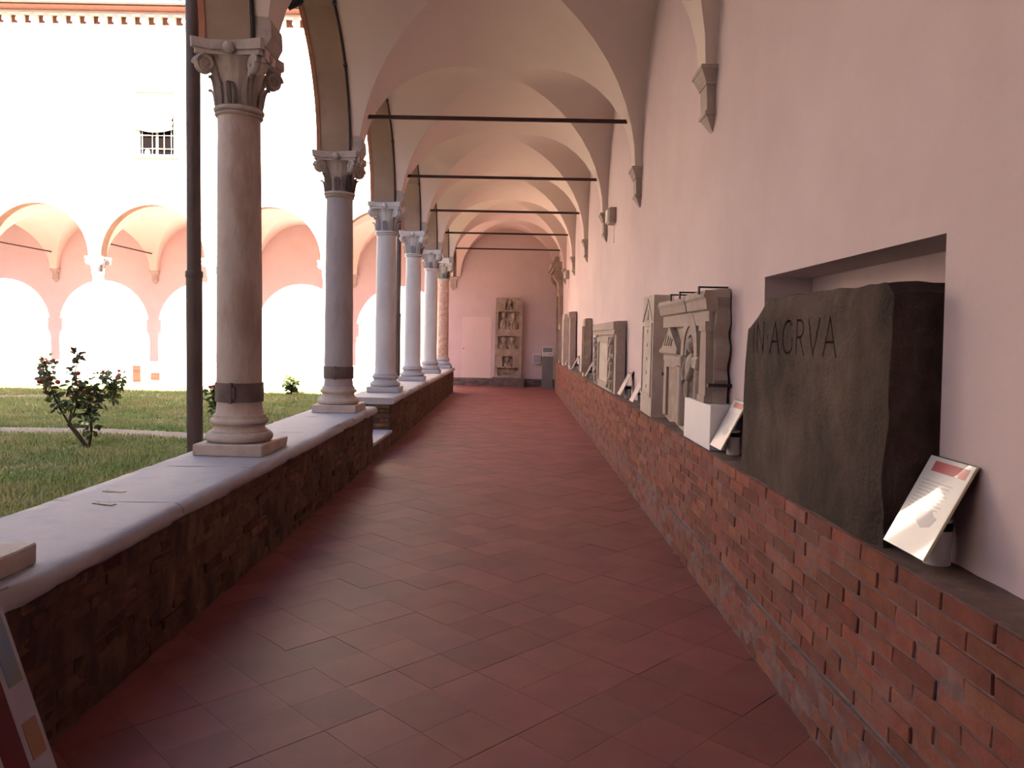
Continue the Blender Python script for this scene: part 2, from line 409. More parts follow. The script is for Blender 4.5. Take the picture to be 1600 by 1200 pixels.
n = 8; rg = []
for y, z, r in ((0, 0, .095), (.55, .26, .075)):
    rg.append([rt.b.verts.new((r*math.cos(PI*k/n), y, z + r*math.sin(PI*k/n))) for k in range(n+1)] + [rt.b.verts.new((r*.78*math.cos(PI*k/n), y, z + r*.78*math.sin(PI*k/n))) for k in range(n, -1, -1)])
m_ = len(rg[0])
for k in range(m_): rt.b.faces.new((rg[0][k], rg[0][(k+1)%m_], rg[1][(k+1)%m_], rg[1][k]))
rt.b.faces.new(rg[0]); rt.b.faces.new(rg[1][::-1])
rtm = rt.mesh('tile', 'roof_tile')
for k in range(100): put('tile', rtm, roof, (-18.2 + k*.2, FARY-.86, 11.43))
cornice = put('trim_1', MB().box(-24, -2.45, FARY-.235, FARY-.17, 10.80, 10.85).box(-24, -2.45, FARY-.40, FARY-.17, 11.19, 11.28).mesh('trim_1', 'facade_plaster'), kind='structure')
tag(cornice, 'pale plaster cornice with a row of dentils under the far eaves')
put('brick_soffit', MB().box(-24, -2.45, FARY-.80, FARY-.17, 11.28, 11.355).mesh('brick_soffit', 'exposed_brick'), cornice)
put('frieze', MB().box(-24, -2.45, FARY-.20, FARY-.17, 10.98, 11.19).mesh('frieze', 'exposed_brick'), cornice)
dm = MB().box(-.09, .09, -.22, 0, 0, .215).box(-.07, .07, -.16, 0, -.055, 0).mesh('dentil', 'facade_plaster')
for k in range(38): put('dentil', dm, cornice, (-18.0 + k*.416, FARY-.17, 10.98))
g = MB()
rg = []
for x in (-24, -2.6):
    rg.append([g.b.verts.new((x, FARY-.84 + .08*math.cos(PI+PI*k/8), 11.40 + .09*math.sin(PI+PI*k/8))) for k in range(9)])
for k in range(8): g.b.faces.new((rg[0][k], rg[0][k+1], rg[1][k+1], rg[1][k]))
put('gutter', g.mesh('gutter', 'gutter'), cornice)

# far-wing windows
def window(name, h, blind):
    x0, x1, z0, z1 = h; w = x1-x0; hh = z1-z0
    r = put(name, None, loc=((x0+x1)/2, FARY-.18, z0), kind='structure')
    put('sill', MB().box(-w/2-.14, w/2+.14, -.10, .1, -.09, 0).mesh('sill', 'facade_plaster'), r)
    fr = MB().box(-w/2, -w/2+.06, .14, .20, 0, hh).box(w/2-.06, w/2, .14, .20, 0, hh).box(-w/2+.06, w/2-.06, .14, .20, hh-.06, hh).box(-w/2+.06, w/2-.06, .14, .20, 0, .06).box(-.035, .035, .15, .20, .06, hh-.06)
    put('window_frame', fr.mesh('window_frame', 'window_wood'), r)
    for s in (-1, 1): put('pane', MB().box(min(s*.035, s*(w/2-.06)), max(s*.035, s*(w/2-.06)), .17, .18, .06, hh-.06).mesh('pane', 'glass_dark'), r)
    for zz in (.22, .62): put('grille_bar', MB().tube([(-w/2, .10, zz), (w/2, .10, zz)], .009, 6).mesh('grille_bar', 'white_paint'), r)
    for xx in (-.43, -.12, .24, .46): put('grille_bar', MB().tube([(xx, .10, 0), (xx, .10, hh)], .009, 6).mesh('grille_bar', 'white_paint'), r)
    if blind:
        mb = MB(); G = []
        prof = [(hh-.22, -.02), (1.25, -.04), (1.10, -.10), (1.02, -.16), (.97, -.10), (1.03, -.04), (.93, -.10), (.86, -.13), (.78, -.06)]
        for i in range(13):
            x = -w/2 + .01 + (w-.02)*i/12; sag = .10*(1-(2*i/12-1)**2)
            G.append([mb.b.verts.new((x, y+.03, z - (sag if j > 1 else 0))) for j, (z, y) in enumerate(prof)])
        for a, c in zip(G, G[1:]):
            for j in range(len(prof)-1): mb.b.faces.new((a[j], a[j+1], c[j+1], c[j]))
        me = mb.mesh('blind', 'curtain', 60); put('blind', me, r)
        put('blind_box', MB().box(-w/2, w/2, -.06, .10, hh-.24, hh).mesh('blind_box', 'facade_plaster'), r)
        d = MB().lathe([(.0, 0), (.085, 0), (.085, .02), (0, .02)], n=16, cap=False).xf(Matrix.Rotation(PI/2, 4, 'X')).move((-.28, .12, .11)); put('round_sign', d.mesh('round_sign', 'white_paint'), r)
    return r
window('window_1', FH[0], True); window('window_2', FH[1], True)

# ------------------------------------------------------------------ brick ledge along the right wall
def brick_mesh(depth, ln, ht, j, m, bev=.004):
    mb = MB().box(0, depth, -ln/2, ln/2, -ht/2, ht/2, j=j)
    if bev: mb.bevel(bev)
    return mb.mesh('brick', m)
CO = LEDGE_Z/13; BL = .285
ledge = put('trim_2', None, kind='structure'); tag(ledge, 'low red brick ledge running along the pink right wall')
mb = MB(); LY0, LY1 = -3.0, 25.2
# mortar core, slightly uneven
def core(face_x, y0, y1, z0, z1, back_x, amp, sc, step, seed):
    mb = MB(); b = mb.b; ny = int((y1-y0)/step); nz = max(2, int((z1-z0)/step)); G = []
    for i in range(ny+1):
        row = []
        for k in range(nz+1):
            y = y0 + (y1-y0)*i/ny; z = z0 + (z1-z0)*k/nz
            d = noise.fractal(Vector((seed, y*sc, z*sc*1.0)), 1.0, 2.0, 4)*amp
            row.append(b.verts.new((face_x + d, y, z)))
        G.append(row)
    for i in range(ny):
        for k in range(nz): b.faces.new((G[i][k], G[i+1][k], G[i+1][k+1], G[i][k+1]))
    # closing faces
    bk = {}
    def B(i, k):
        if (i, k) not in bk:
            v = G[i][k].co; bk[(i, k)] = b.verts.new((back_x, v.y, v.z))
        return bk[(i, k)]
    for i in range(ny):
        for k in (0, nz): b.faces.new((G[i][k], B(i, k), B(i+1, k), G[i+1][k]))
    for k in range(nz):
        for i in (0, ny): b.faces.new((G[i][k], G[i][k+1], B(i, k+1), B(i, k)))
    return mb
put('mortar_core', core(LEDGE_X+.006, LY0, LY1, .0, LEDGE_Z-.004, WALL_X, .0055, 7, .045, 3).mesh('mortar_core', 'mortar', 60), ledge)
put('cement_fillet', MB().prism([(LEDGE_X-.022, .288), (LEDGE_X+.004, .306), (LEDGE_X+.03, .306), (LEDGE_X+.03, .27), (LEDGE_X-.01, .27)], (LY0, LY1)).mesh('cement_fillet', 'ledge_cement'), ledge)
put('cement_skirting', core(LEDGE_X-.020, LY0, LY1, -.002, .30, LEDGE_X+.02, .010, 9, .03, 17).mesh('cement_skirting', 'mortar', 60), ledge)
mb = MB()
b_ = core(LEDGE_Z-.002, LY0, LY1, LEDGE_X+.012, WALL_X+.01, LEDGE_Z-.02, .006, 6, .05, 9)
for v in b_.b.verts: v.co = Vector((v.co.z, v.co.y, v.co.x))
put('ledge_bed', b_.mesh('ledge_bed', 'ledge_top', 50), ledge)
put('niche_bed', MB().box(WALL_X-.01, NX+.05, NY0-.05, NY1+.05, LEDGE_Z-.03, LEDGE_Z-.003).mesh('niche_bed', 'ledge_top'), ledge)
bvar = [brick_mesh(.10, BL-.013, CO-.011, .0028, 'brick') for _ in range(8)]
far_mb = MB(); single = 0
slots = []
for c in range(13):
    z = (c+.5)*CO; off = (c % 2)*BL/2
    k = 0
    while LY0 + .15 + off + k*BL < LY1 - BL/2 + .01:
        slots.append((LY0 + .15 + off + k*BL, z, c)); k += 1
vis = sorted([s for s in slots if s[0] > 2.15 + .0*s[1]], key=lambda s: s[0])
ind = set(vis[:298])
for s in slots:
    y, z, c = s
    x = LEDGE_X + (-.022 if c < 4 else 0) + rnd(-.0035, .0035)
    if c == 12: x -= .004
    if s in ind:
        o = put('brick', random.choice(bvar), ledge, (x, y + rnd(-.004, .004), z)); o.rotation_euler.z = rnd(-.008, .008); o.rotation_euler.x = rnd(-.012, .012)
    else:
        far_mb.box(x, x+.09, y-BL/2+.0065, y+BL/2-.0065, z-CO/2+.0055, z+CO/2-.0055, j=.002)
put('brick_run', far_mb.mesh('brick_run', 'brick'), ledge, kind='stuff')

# ------------------------------------------------------------------ left parapet with coping slabs
OPEN0, OPEN1 = 10.50, 12.07
par = put('trim_3', None, kind='structure'); tag(par, 'low weathered brick parapet with pale stone coping carrying the columns')
PC = .667/9
pvar = [brick_mesh(.09, BL-.018, PC-.014, .006, 'old_brick', .006) for _ in range(8)]
def parapet(y0, y1, individual, seed):
    if individual:
        m = core(0, y0, y1, 0, .667, 0, .022, 4.5, .03, seed)
    else:
        m = core(0, y0, y1, 0, .667, 0, .010, 5, .07, seed)
    nb = m.b
    for v in nb.verts: pass
    # core() makes its front face at x=0 displaced; mirror so that it faces the walk
    for v in nb.verts: v.co.x = PAR_IN - .004 - v.co.x if abs(v.co.x) > 1e-9 else PAR_IN - .012
    put('plaster_remnant', m.mesh('plaster_remnant', 'old_mortar', 70), par)
    put('parapet_core', MB().box(PAR_OUT, PAR_IN-.03, y0+.006, y1-.006, -.1, .667).mesh('parapet_core', 'old_mortar'), par)
    fm = MB()
    for c in range(9):
        z = (c+.5)*PC; k = 0; off = (c % 2)*BL/2 + .14
        while y0 + off + k*BL < y1 - BL/2 + .02:
            y = y0 + off + k*BL; k += 1
            x = PAR_IN - .09 + rnd(-.009, .003)
            if individual and y > 2.3:
                o = put('brick', random.choice(pvar), par, (x, y + rnd(-.006, .006), z)); o.rotation_euler = (rnd(-.02, .02), 0, rnd(-.02, .02))
            else: fm.box(x, x+.09, y-BL/2+.008, y+BL/2-.008, z-PC/2+.006, z+PC/2-.006, j=.004)
    if len(fm.b.verts): put('brick_run', fm.mesh('brick_run', 'old_brick'), par, kind='stuff')
parapet(CY[0]-.3, OPEN0, True, 21)
parapet(OPEN1, FARY+.30, False, 33)
# brick ends showing in the opening's far reveal
for c in range(9):
    w = [.26, .24, .16] if c % 2 else [.15, .25, .26]; x = PAR_OUT + .01
    for q in w:
        put('brick', MB().box(x+.006, x+q-.006, OPEN1-.012+rnd(-.006,.006), OPEN1+.08, (c+.08)*PC, (c+.92)*PC, j=.004).bevel(.005).mesh('brick', 'old_brick'), par); x += q
put('threshold', MB().box(PAR_OUT-.02, PAR_IN-.005, OPEN0-.02, OPEN1+.02, -.05, .22, j=.004).mesh('threshold', 'old_mortar'), par)
put('threshold_slab', MB().box(PAR_OUT-.05, PAR_IN+.01, OPEN0-.01, OPEN1+.01, .21, .262, j=.004).bevel(.01).mesh('threshold_slab', 'coping'), par)
# coping
def slab(y0, y1, seed):
    mb = MB(); b = mb.b; ny = max(2, int((y1-y0)/.06)); G = []
    prof = []
    xo, xi = PAR_OUT-.03, PAR_IN+.045; zt, zb_ = COP_Z, .665
    prof += [(xo+.01, zb_), (xo, zb_+.03), (xo, zt-.015), (xo+.015, zt)]
    prof += [(xo+.02+(xi-xo-.08)*k/8, zt) for k in range(1, 9)]
    prof += [(xi-.045, zt-.003), (xi-.022, zt-.012), (xi-.006, zt-.03), (xi, zt-.052), (xi-.004, zt-.075), (xi-.018, zt-.090), (xi-.03, zb_)]
    for i in range(ny+1):
        y = y0+.004 + (y1-y0-.008)*i/ny; row = []
        for (x, z) in prof:
            p = Vector((x, y, z)); d = noise.noise_vector(p*6 + Vector((seed, 0, 0)))*.004 + noise.noise_vector(p*19 + Vector((0, seed, 0)))*.0035
            if x > xi-.05 and z < zt-.01:      # chipped inner edge
                e = noise.fractal(Vector((seed*3.3, y*3.4, z*6)), 1, 2, 4); d.x -= max(0, e)*.05
            row.append(b.verts.new(p + Vector((d.x, 0 if i in (0, ny) else d.y, d.z))))
        G.append(row)
    m = len(prof)
    for i in range(ny):
        for k in range(m): b.faces.new((G[i][k], G[i+1][k], G[i+1][(k+1) % m], G[i][(k+1) % m]))
    b.faces.new(G[0]); b.faces.new(G[-1][::-1])
    return mb.mesh('coping_slab', 'coping', 45)
for y0, y1, sd in ((-1.1, 1.2, 1), (1.2, 2.75, 2), (2.75, 4.35, 3), (4.35, 5.55, 4), (5.55, 7.6, 5), (7.6, 9.05, 6), (9.05, OPEN0+.05, 7), (OPEN1-.04, 14.0, 8), (14.0, 16.2, 9), (16.2, 18.4, 10), (18.4, 20.6, 11), (20.6, 22.6, 12), (22.6, FARY+.33, 13)):
    put('coping_slab', slab(y0, y1, sd), par)
for (x, y, a) in ((-2.42, 4.62, .15), (-2.30, 4.28, .05)):
    o = put('iron_cramp', MB().box(-.02, .02, -.07, .07, -.01, .004).mesh('iron_cramp', 'iron'), par, (x, y, COP_Z)); o.rotation_euler.z = 1.2+a
# far wing parapet
fpar = put('trim_4', MB().box(-24, COL_X-.42, FARY-.30, FARY+.30, -.1, .667).box(-24, COL_X-.40, FARY-.34, FARY+.34, .667, COP_Z).mesh('trim_4', 'facade_plaster'), kind='structure')
tag(fpar, 'pale plastered parapet below the far arcade')
for (x0, x1, z0, z1) in ((-11.80, -11.55, .15, .68), (-11.24, -10.96, .22, .46)):
    n = int(round((z1-z0)/.08))
    for k in range(n): put('brick', MB().box(x0, x1, FARY-.315, FARY-.28, z0+(z1-z0)*(k+.02)/n, z0+(z1-z0)*(k+.98)/n, j=.003).mesh('brick', 'deep_brick'), fpar)

# ------------------------------------------------------------------ columns
ABZ = SPR - COP_Z                                            # total column height
def spiral(r, turns, w, n=30):
    pts = []
    for k in range(n+1):
        t = k/n; a = t*turns*2*PI; rr = r*(1-.82*t); pts.append((rr*math.cos(a), 0, rr*math.sin(a)))
    return pts
def volute_mesh(m):
    mb = MB()
    mb.tube([(p[0], -.028, p[2]) for p in spiral(.072, 1.6, .02)], [.017]*31, 6)
    mb.tube([(p[0], .028, p[2]) for p in spiral(.072, 1.6, .02)], [.017]*31, 6)
    mb.tube([(-.135, 0, -.20), (-.115, 0, -.10), (-.07, 0, -.02), (-.02, 0, .055)], [.022, .026, .03, .028], 8)
    d = MB().lathe([(.066, -.034), (.074, -.016), (.060, 0), (.074, .016), (.066, .034)], n=16).xf(Matrix.Rotation(PI/2, 4, 'X'))
    me = d.mesh('t', m); mb.b.from_mesh(me); bpy.data.meshes.remove(me)
    return mb.mesh('volute', m, 50)
def leaf_mesh(m, h=.22, w=.13):
    mb = MB(); G = []
    prof = [(0, .180), (.06, .188), (.12, .194), (.17, .204), (.205, .220), (.212, .236), (.190, .242)]
    ww = [.7, .95, 1, .95, .8, .55, .25]
    for (z, r), q in zip(prof, ww):
        row = []
        for k, (a, d) in enumerate(((-1, -.016), (-.55, .006), (-.2, -.004), (0, .012), (.2, -.004), (.55, .006), (1, -.016))):
            row.append(mb.b.verts.new((r + d, a*w/2*q, z*h/.215)))
        G.append(row)
    for a, c in zip(G, G[1:]):
        for k in range(6): mb.b.faces.new((a[k], a[k+1], c[k+1], c[k]))
    bmesh.ops.solidify(mb.b, geom=list(mb.b.faces), thickness=.02)
    return mb.mesh('acanthus_leaf', m, 60)
def column_meshes(mshaft, mcap, mbase):
    M = {}
    M['plinth'] = MB().box(-.275, .275, -.275, .275, 0, .095, j=.004).bevel(.008).mesh('plinth', mbase)
    t = lambda z0, r, rad, n=7: [(r + rad*math.cos(-PI/2 + PI*k/n), z0 + rad + rad*math.sin(-PI/2 + PI*k/n)) for k in range(n+1)]
    prof = [(.20, .093)] + t(.093, .222, .043) + [(.225, .183), (.212, .19), (.200, .205), (.198, .220), (.206, .236), (.214, .240)] + t(.240, .206, .024) + [(.205, .293), (.205, .312), (.196, .318)]
    M['base'] = MB().lathe(prof, n=40).mesh('base', mbase, 35)
    zs = ABZ - .50
    sp = [(.196, .310), (.186, .335), (.178, .40)] + [(.178 - .014*(k/12)**1.6, .40 + (zs-.40)*k/12) for k in range(1, 13)]
    mb = MB().lathe(sp, n=40)
    for v in mb.b.verts:
        d = noise.fractal(v.co*2.2, 1, 2, 4)*.004; r = Vector((v.co.x, v.co.y, 0)).normalized(); v.co += r*d
    M['shaft'] = mb.mesh('shaft', mshaft, 40)
    M['astragal'] = MB().lathe([(.160, zs-.045), (.178, zs-.040), (.186, zs-.028), (.178, zs-.016), (.170, zs-.012)] + t(zs-.012, .172, .022) + [(.165, zs+.034)], n=36).rough(.003, 9).mesh('astragal', mcap, 40)
    bell = [(.158, 0), (.160, .10), (.168, .20), (.185, .29), (.215, .355), (.235, .37)]
    mb = MB().lathe([(r, zs + .02 + z) for r, z in bell], n=72)
    for v in mb.b.verts:
        a = math.atan2(v.co.y, v.co.x); f = .95 + .05*abs(math.cos(a*10)); v.co.x *= f; v.co.y *= f
    M['bell'] = mb.rough(.004, 9).mesh('bell', mcap, 50)
    # abacus with concave sides
    pts = []
    for q in range(4):
        a = q*PI/2; 
        for u in (-.285, -.262, -.14, 0, .14, .262):
            dpt = .285 - (0 if abs(u) > .25 else .058*(1-(u/.262)**2)*1.0)
            if abs(u) > .27: dpt = .262
            x, y = dpt, u
            pts.append((x*math.cos(a) - y*math.sin(a), x*math.sin(a) + y*math.cos(a)))
    mb = MB().prism([(p[0]*.93, p[1]*.93) for p in pts], (ABZ-.115, ABZ-.075), 'z').prism(pts, (ABZ-.075, ABZ), 'z').rough(.012, 7)
    M['abacus'] = mb.mesh('abacus', mcap)
    M['volute'] = volute_mesh(mcap); M['acanthus_leaf'] = leaf_mesh(mcap)
    M['rosette'] = MB().ball((0, 0, 0), (.035, .05, .045), 8, 6).rough(.01, 20).mesh('rosette', mcap, 60)
    M['zs'] = zs
    return M
def column(M, loc, label, group=None, band=None, springer=None, mcap='capital_stone'):
    t = thing('column', label, 'column', loc, group)
    if band or springer == 'block': put('plinth_block', MB().box(.05, .268, .26, .425, 0, .085, j=.006).bevel(.006).mesh('plinth_block', 'plinth_stone'), t)
    put('plinth', M['plinth'], t); put('base', M['base'], t); put('shaft', M['shaft'], t)
    cp = put('capital', M['bell'], t); zs = M['zs']
    put('astragal', M['astragal'], cp); put('abacus', M['abacus'], cp)
    for k in range(4):
        a = PI/4 + k*PI/2
        o = put('volute', M['volute'], cp, (.285*math.cos(a), .285*math.sin(a), zs+.318)); o.rotation_euler.z = a
        o = put('rosette', M['rosette'], cp, (.235*math.cos(k*PI/2), .235*math.sin(k*PI/2), ABZ-.06)); o.rotation_euler.z = k*PI/2
        o = put('acanthus_leaf', M['acanthus_leaf'], cp, (0, 0, zs+.03)); o.rotation_euler.z = a
        o = put('acanthus_leaf', M['acanthus_leaf'], cp, (0, 0, zs+.03)); o.rotation_euler.z = k*PI/2; o.scale = (1, .8, .72)
    if band:
        z0 = band
        put('iron_band', MB().lathe([(.176, z0), (.189, z0), (.189, z0+.155), (.176, z0+.155)], n=36, cap=False).mesh('iron_band', 'iron_band', 40), t, label='dark iron band')
        bo = t.children[-1]
        put('clasp', MB().box(-.035, .035, -.215, -.18, z0+.03, z0+.125).box(-.012, .012, -.225, -.18, z0-.005, z0+.16).bevel(.003).mesh('clasp', 'iron_band'), bo)
    if springer:
        o = put('springer', MB().prism([(.06, 0), (.26, -.03), (.30, .05), (.30, .17), (.24, .27), (.06, .27)], (-.15, .15)).rough(.008, 5).mesh('springer', mcap), t, (0, 0, ABZ-.0))
    return t
mats = [('column_pink', 'capital_stone', 'plinth_stone'), ('column_violet', 'capital_stone', 'plinth_stone'), ('column_grey', 'column_grey', 'coping'), ('column_red', 'limestone_pale', 'coping')]
CM = [column_meshes(*m) for m in mats]
spec = [None, (0, 'pinkish stone column on the parapet nearest the leaning red display board', None),
        (0, 'blotchy pinkish stone column with iron band standing next to the iron downpipe', .42),
        (1, 'violet-grey streaked marble column with iron band beside the garden opening', .42),
        (2, 'smooth pale grey column just beyond the garden opening', None),
        (2, 'smooth pale grey column, second past the garden opening', None),
        (2, 'smooth pale grey column next to the red marble corner column', None),
        (3, 'red mottled marble column at the corner of the two arcades', None)]
for k in range(1, 8):
    m, lab, bd = spec[k]
    column(CM[m], (COL_X, CY[k], COP_Z), lab, 'arcade columns along the walk', bd, 'block' if k == 1 else True)
flab = ['pale column of the far arcade, first from the red marble corner column', 'pale column of the far arcade, second from the red marble corner column',
        'pale column of the far arcade, third from the red marble corner column', 'pale column of the far arcade, fourth from the red marble corner column']
for k in range(1, 5):
    column(CM[2], (FX[k], FARY, COP_Z), flab[k-1], 'columns of the far arcade')

# ------------------------------------------------------------------ corbels, tie rods, cables, pipes
def corbel_mesh():
    """wall at x=0, sticks out towards -x; top at z=0"""
    mb = MB(); b = mb.b
    lev = [(0, .135, .17), (-.03, .135, .17), (-.035, .125, .16), (-.12, .085, .125), (-.135, .085, .125), (-.14, .075, .105), (-.33, .065, .10), (-.335, .08, .115), (-.365, .08, .115), (-.375, .065, .10), (-.46, .015, .045), (-.48, .0, .03)]
    R = [[b.verts.new((.01, -w, z)), b.verts.new((-d, -w, z)), b.verts.new((-d, w, z)), b.verts.new((.01, w, z))] for z, d, w in lev]
    for a, c in zip(R, R[1:]):
        for k in range(4): b.faces.new((a[k], a[(k+1)%4], c[(k+1)%4], c[k]))
    b.faces.new(R[0]); b.faces.new(R[-1][::-1])
    return mb.mesh('corbel', 'corbel_stone')
cbm = corbel_mesh()
ordn = ['', '', 'level with the banded column beside the downpipe', 'level with the violet-grey banded column', 'level with the first pale grey column', 'level with the second pale grey column', 'level with the third pale grey column', 'level with the red marble corner column']
for k in range(2, 8):
    t = put('wall_corbel', cbm, loc=(wall_x(3.7), CY[k], VSPR+.005), label='carved stone corbel on the pink wall, '+ordn[k], cat='corbel', group='corbels along the right wall')
for k in range(0, 5):
    o = put('wall_corbel', cbm, loc=(FX[k], END_Y, VSPR+.005), cat='corbel', group='corbels of the far gallery')
    o.rotation_euler.z = PI/2
    o['label'] = ['small stone corbel on the end wall above the white door', 'stone corbel behind the far arcade, first past the end wall corbel', 'stone corbel behind the far arcade, second past the end wall corbel', 'stone corbel behind the far arcade, third past the end wall corbel', 'stone corbel behind the far arcade, fourth past the end wall corbel'][k]
RODZ = 4.485
for k in range(2, 8):
    put('tie_rod', MB().box(-2.06, 1.42, -.017, .017, -.022, .022).mesh('tie_rod', 'rod_iron'), loc=(0, CY[k], RODZ), label='dark iron tie rod across the vault, '+ordn[k], cat='tie rod', group='tie rods across the walk')
for k in range(0, 5):
    put('tie_rod', MB().box(-.017, .017, FARY+.1, END_Y-.12, -.02, .02).mesh('tie_rod', 'rod_iron'), loc=(FX[k], 0, RODZ), cat='tie rod', group='tie rods of the far gallery',
        label='dark tie rod inside the far gallery, ' + ['from the red marble corner column', 'from the first pale far column', 'from the second pale far column', 'from the third pale far column', 'from the fourth pale far column'][k])
for i, c in enumerate(acent[1:]):
    pts = [(0, -AR-.015, SPR+.02)] + [(0, -(AR+.012)*math.cos(PI*k/40), SPR + (AR+.012)*math.sin(PI*k/40)) for k in range(1, 40)] + [(0, AR+.015, SPR+.02)]
    t = put('arch_cable', MB().tube(pts, .015, 6).mesh('arch_cable', 'iron'), loc=(-2.085, c, 0), cat='cable', group='cables along the arches',
            label='black cable around the arch ' + ['beside the red display board', 'between the two banded columns', 'over the garden opening', 'between first and second pale grey columns', 'between second and third pale grey columns', 'beside the red marble corner column'][min(i, 5)])
    for q in (.2, .35, .5, .65, .8):
        a = PI*q; put('clip', MB().box(-.02, .02, -.02, .02, -.02, .02).mesh('clip', 'iron'), t, (0, -(AR+.012)*math.cos(a), SPR+(AR+.012)*math.sin(a)))
def downpipe(x, y, label, top, bz=4.98):
    t = thing('downpipe', label, 'downpipe', (x, y, .0), 'downpipes')
    put('pipe', MB().tube([(0, 0, 0), (0, 0, 2.25)], .066, 14).mesh('pipe', 'pipe_metal', 40), t)
    put('pipe', MB().tube([(0, 0, 2.24), (0, 0, top)], .058, 14).mesh('pipe', 'pipe_metal', 40), t)
    for z in (2.2, 5.2):
        put('pipe_collar', MB().lathe([(.066, z), (.072, z+.01), (.072, z+.05), (.066, z+.06)], n=14).mesh('pipe_collar', 'pipe_metal', 40), t)
    put('wall_bracket', MB().box(.0, .28, -.012, .012, bz, bz+.03).mesh('wall_bracket', 'iron'), t)
downpipe(-2.72, 6.52, 'dark iron downpipe standing at the blotchy pinkish banded column', WTOP)
downpipe(-2.72, 17.85, 'thin dark downpipe showing between the first and second smooth grey columns', WTOP, 5.75)
# floodlight under the second arch
t = thing('floodlight', 'small black floodlight hanging under the arch between the banded columns', 'lamp', (-2.30, 7.9, SPR+1.2))
put('lamp_head', MB().lathe([(.03, -.09), (.055, -.085), (.06, .05), (.045, .085), (.02, .09)], n=16).xf(Matrix.Rotation(math.radians(62), 4, 'Y')).move((.02, 0, -.13)).mesh('lamp_head', 'black_plastic', 40), t)
put('lamp_arm', MB().tube([(0, 0, -.11), (-.02, 0, .10), (-.02, 0, .42)], .014, 8).mesh('lamp_arm', 'black_plastic'), t)

# ------------------------------------------------------------------ carved stones on the ledge
FXS = 1.415                                                   # front plane of the stones
# big block with letters
mb = MB(); D0, D1, Y0, Y1, ZT = 0, .42, -.82, .95, 1.045
mb.box(D0, D1, Y0, Y1, 0, ZT, cuts=23)
for v in mb.b.verts:
    p = v.co.copy()
    # outline: far top corner broken away, rounded near top edge
    if p.z > .75:
        e = max(0, (p.y - (.64 + .03*noise.noise(p*3)))); v.co.z -= e*.5*max(0, (p.z-.88))/.155
    if p.y > .9: v.co.y -= max(0, p.z-.62)*.14
    if p.y < -.78 and p.z > .9: v.co.z -= .05
    if p.x < .02:
        v.co.x += .02*max(0, (p.z-.9)/.13)**2 + .02*max(0, (-p.y-.74)/.08)**2
    v.co.z -= .018*max(0, (.5+p.y*.3))*(p.z/ZT)
    inflet = (p.x < .01 and .70 < p.z < .95 and -.45 < p.y < .97)
    amp = .004 if inflet else .016
    if p.x < .01 and p.y > .6: amp = .004
    v.co += noise.noise_vector(p*4.5)*amp + noise.noise_vector(p*14)*amp*.45
stone_me = mb.mesh('block', 'dark_stone', 60)
# letter grooves
def letter(ch):
    arc = lambda cx, cz, rx, rz, a0, a1, n=9: [(cx + rx*math.cos(math.radians(a0+(a1-a0)*k/n)), cz + rz*math.sin(math.radians(a0+(a1-a0)*k/n))) for k in range(n+1)]
    return {'I': (.03, [[(.015, 0), (.015, 1)]]), 'N': (.80, [[(.05, 0), (.05, 1)], [(.05, 1), (.75, 0)], [(.75, 0), (.75, 1)]]),
            '.': (.10, [[(.05, .46), (.05, .54)]]), 'A': (.86, [[(0, 0), (.43, 1)], [(.43, 1), (.86, 0)], [(.16, .36), (.70, .36)]]),
            'G': (.86, [arc(.48, .5, .46, .5, 50, 320, 12), [(.83, .16), (.83, .46)]]),
            'R': (.70, [[(.05, 0), (.05, 1)], [(.05, 1)] + arc(.30, .75, .28, .25, 90, -90, 7) + [(.05, .5)], [(.30, .5), (.70, 0)]]),
            'V': (.80, [[(0, 1), (.40, 0)], [(.40, 0), (.80, 1)]])}[ch]
cut = MB(); yy = .795; HZ, Z0 = .168, .735
for ch in 'IN.AGRVA':
    w, strokes = letter(ch); 
    for st in strokes:
        for (a, c) in zip(st, st[1:]):
            A = Vector((0, yy - a[0]*HZ*.98, Z0 + a[1]*HZ)); B = Vector((0, yy - c[0]*HZ*.98, Z0 + c[1]*HZ))
            d = (B-A); ln = d.length; d.normalize(); nrm = Vector((0, -d.z, d.y)); A = A - d*.006; B = B + d*.006
            hw = .016
            v = [cut.b.verts.new(p) for p in (A + nrm*hw + Vector((-.03,0,0)), A - nrm*hw + Vector((-.03,0,0)), A + Vector((.022,0,0)), B + nrm*hw + Vector((-.03,0,0)), B - nrm*hw + Vector((-.03,0,0)), B + Vector((.022,0,0)))]
            for q in ((0,1,2), (5,4,3), (0,3,4,1), (1,4,5,2), (2,5,3,0)): cut.b.faces.new([v[i] for i in q])
    yy -= w*HZ*.98 + .048
cut_o = bpy.data.objects.new('cutter', cut.mesh('cutter', 'dark_stone')); C.objects.link(cut_o)
tmp = bpy.data.objects.new('tmp', stone_me); C.objects.link(tmp)
md = tmp.modifiers.new('b', 'BOOLEAN'); md.object = cut_o; md.operation = 'DIFFERENCE'; md.solver = 'EXACT'; md.use_self = True
dg = bpy.context.evaluated_depsgraph_get(); dg.update()
carved = bpy.data.meshes.new_from_object(tmp.evaluated_get(dg))
bpy.data.objects.remove(tmp); bpy.data.objects.remove(cut_o)
if len(carved.vertices) < 500: carved = stone_me
carved.shade_smooth(); carved.set_sharp_from_angle(angle=math.radians(38))
put('inscribed_block', carved, loc=(FXS-.005, 3.75, LEDGE_Z-.008), label='massive dark brown stone block carved with the letters INAGRVA, set in a wall niche', cat='stone block')

# framed relief slab with pediment and niche figure
t = thing('aedicula_relief', 'broken relief slab with pediment, arched niche and standing figure, held by iron clips', 'relief', (FXS, 6.53, LEDGE_Z), 'carved stones on the ledge')
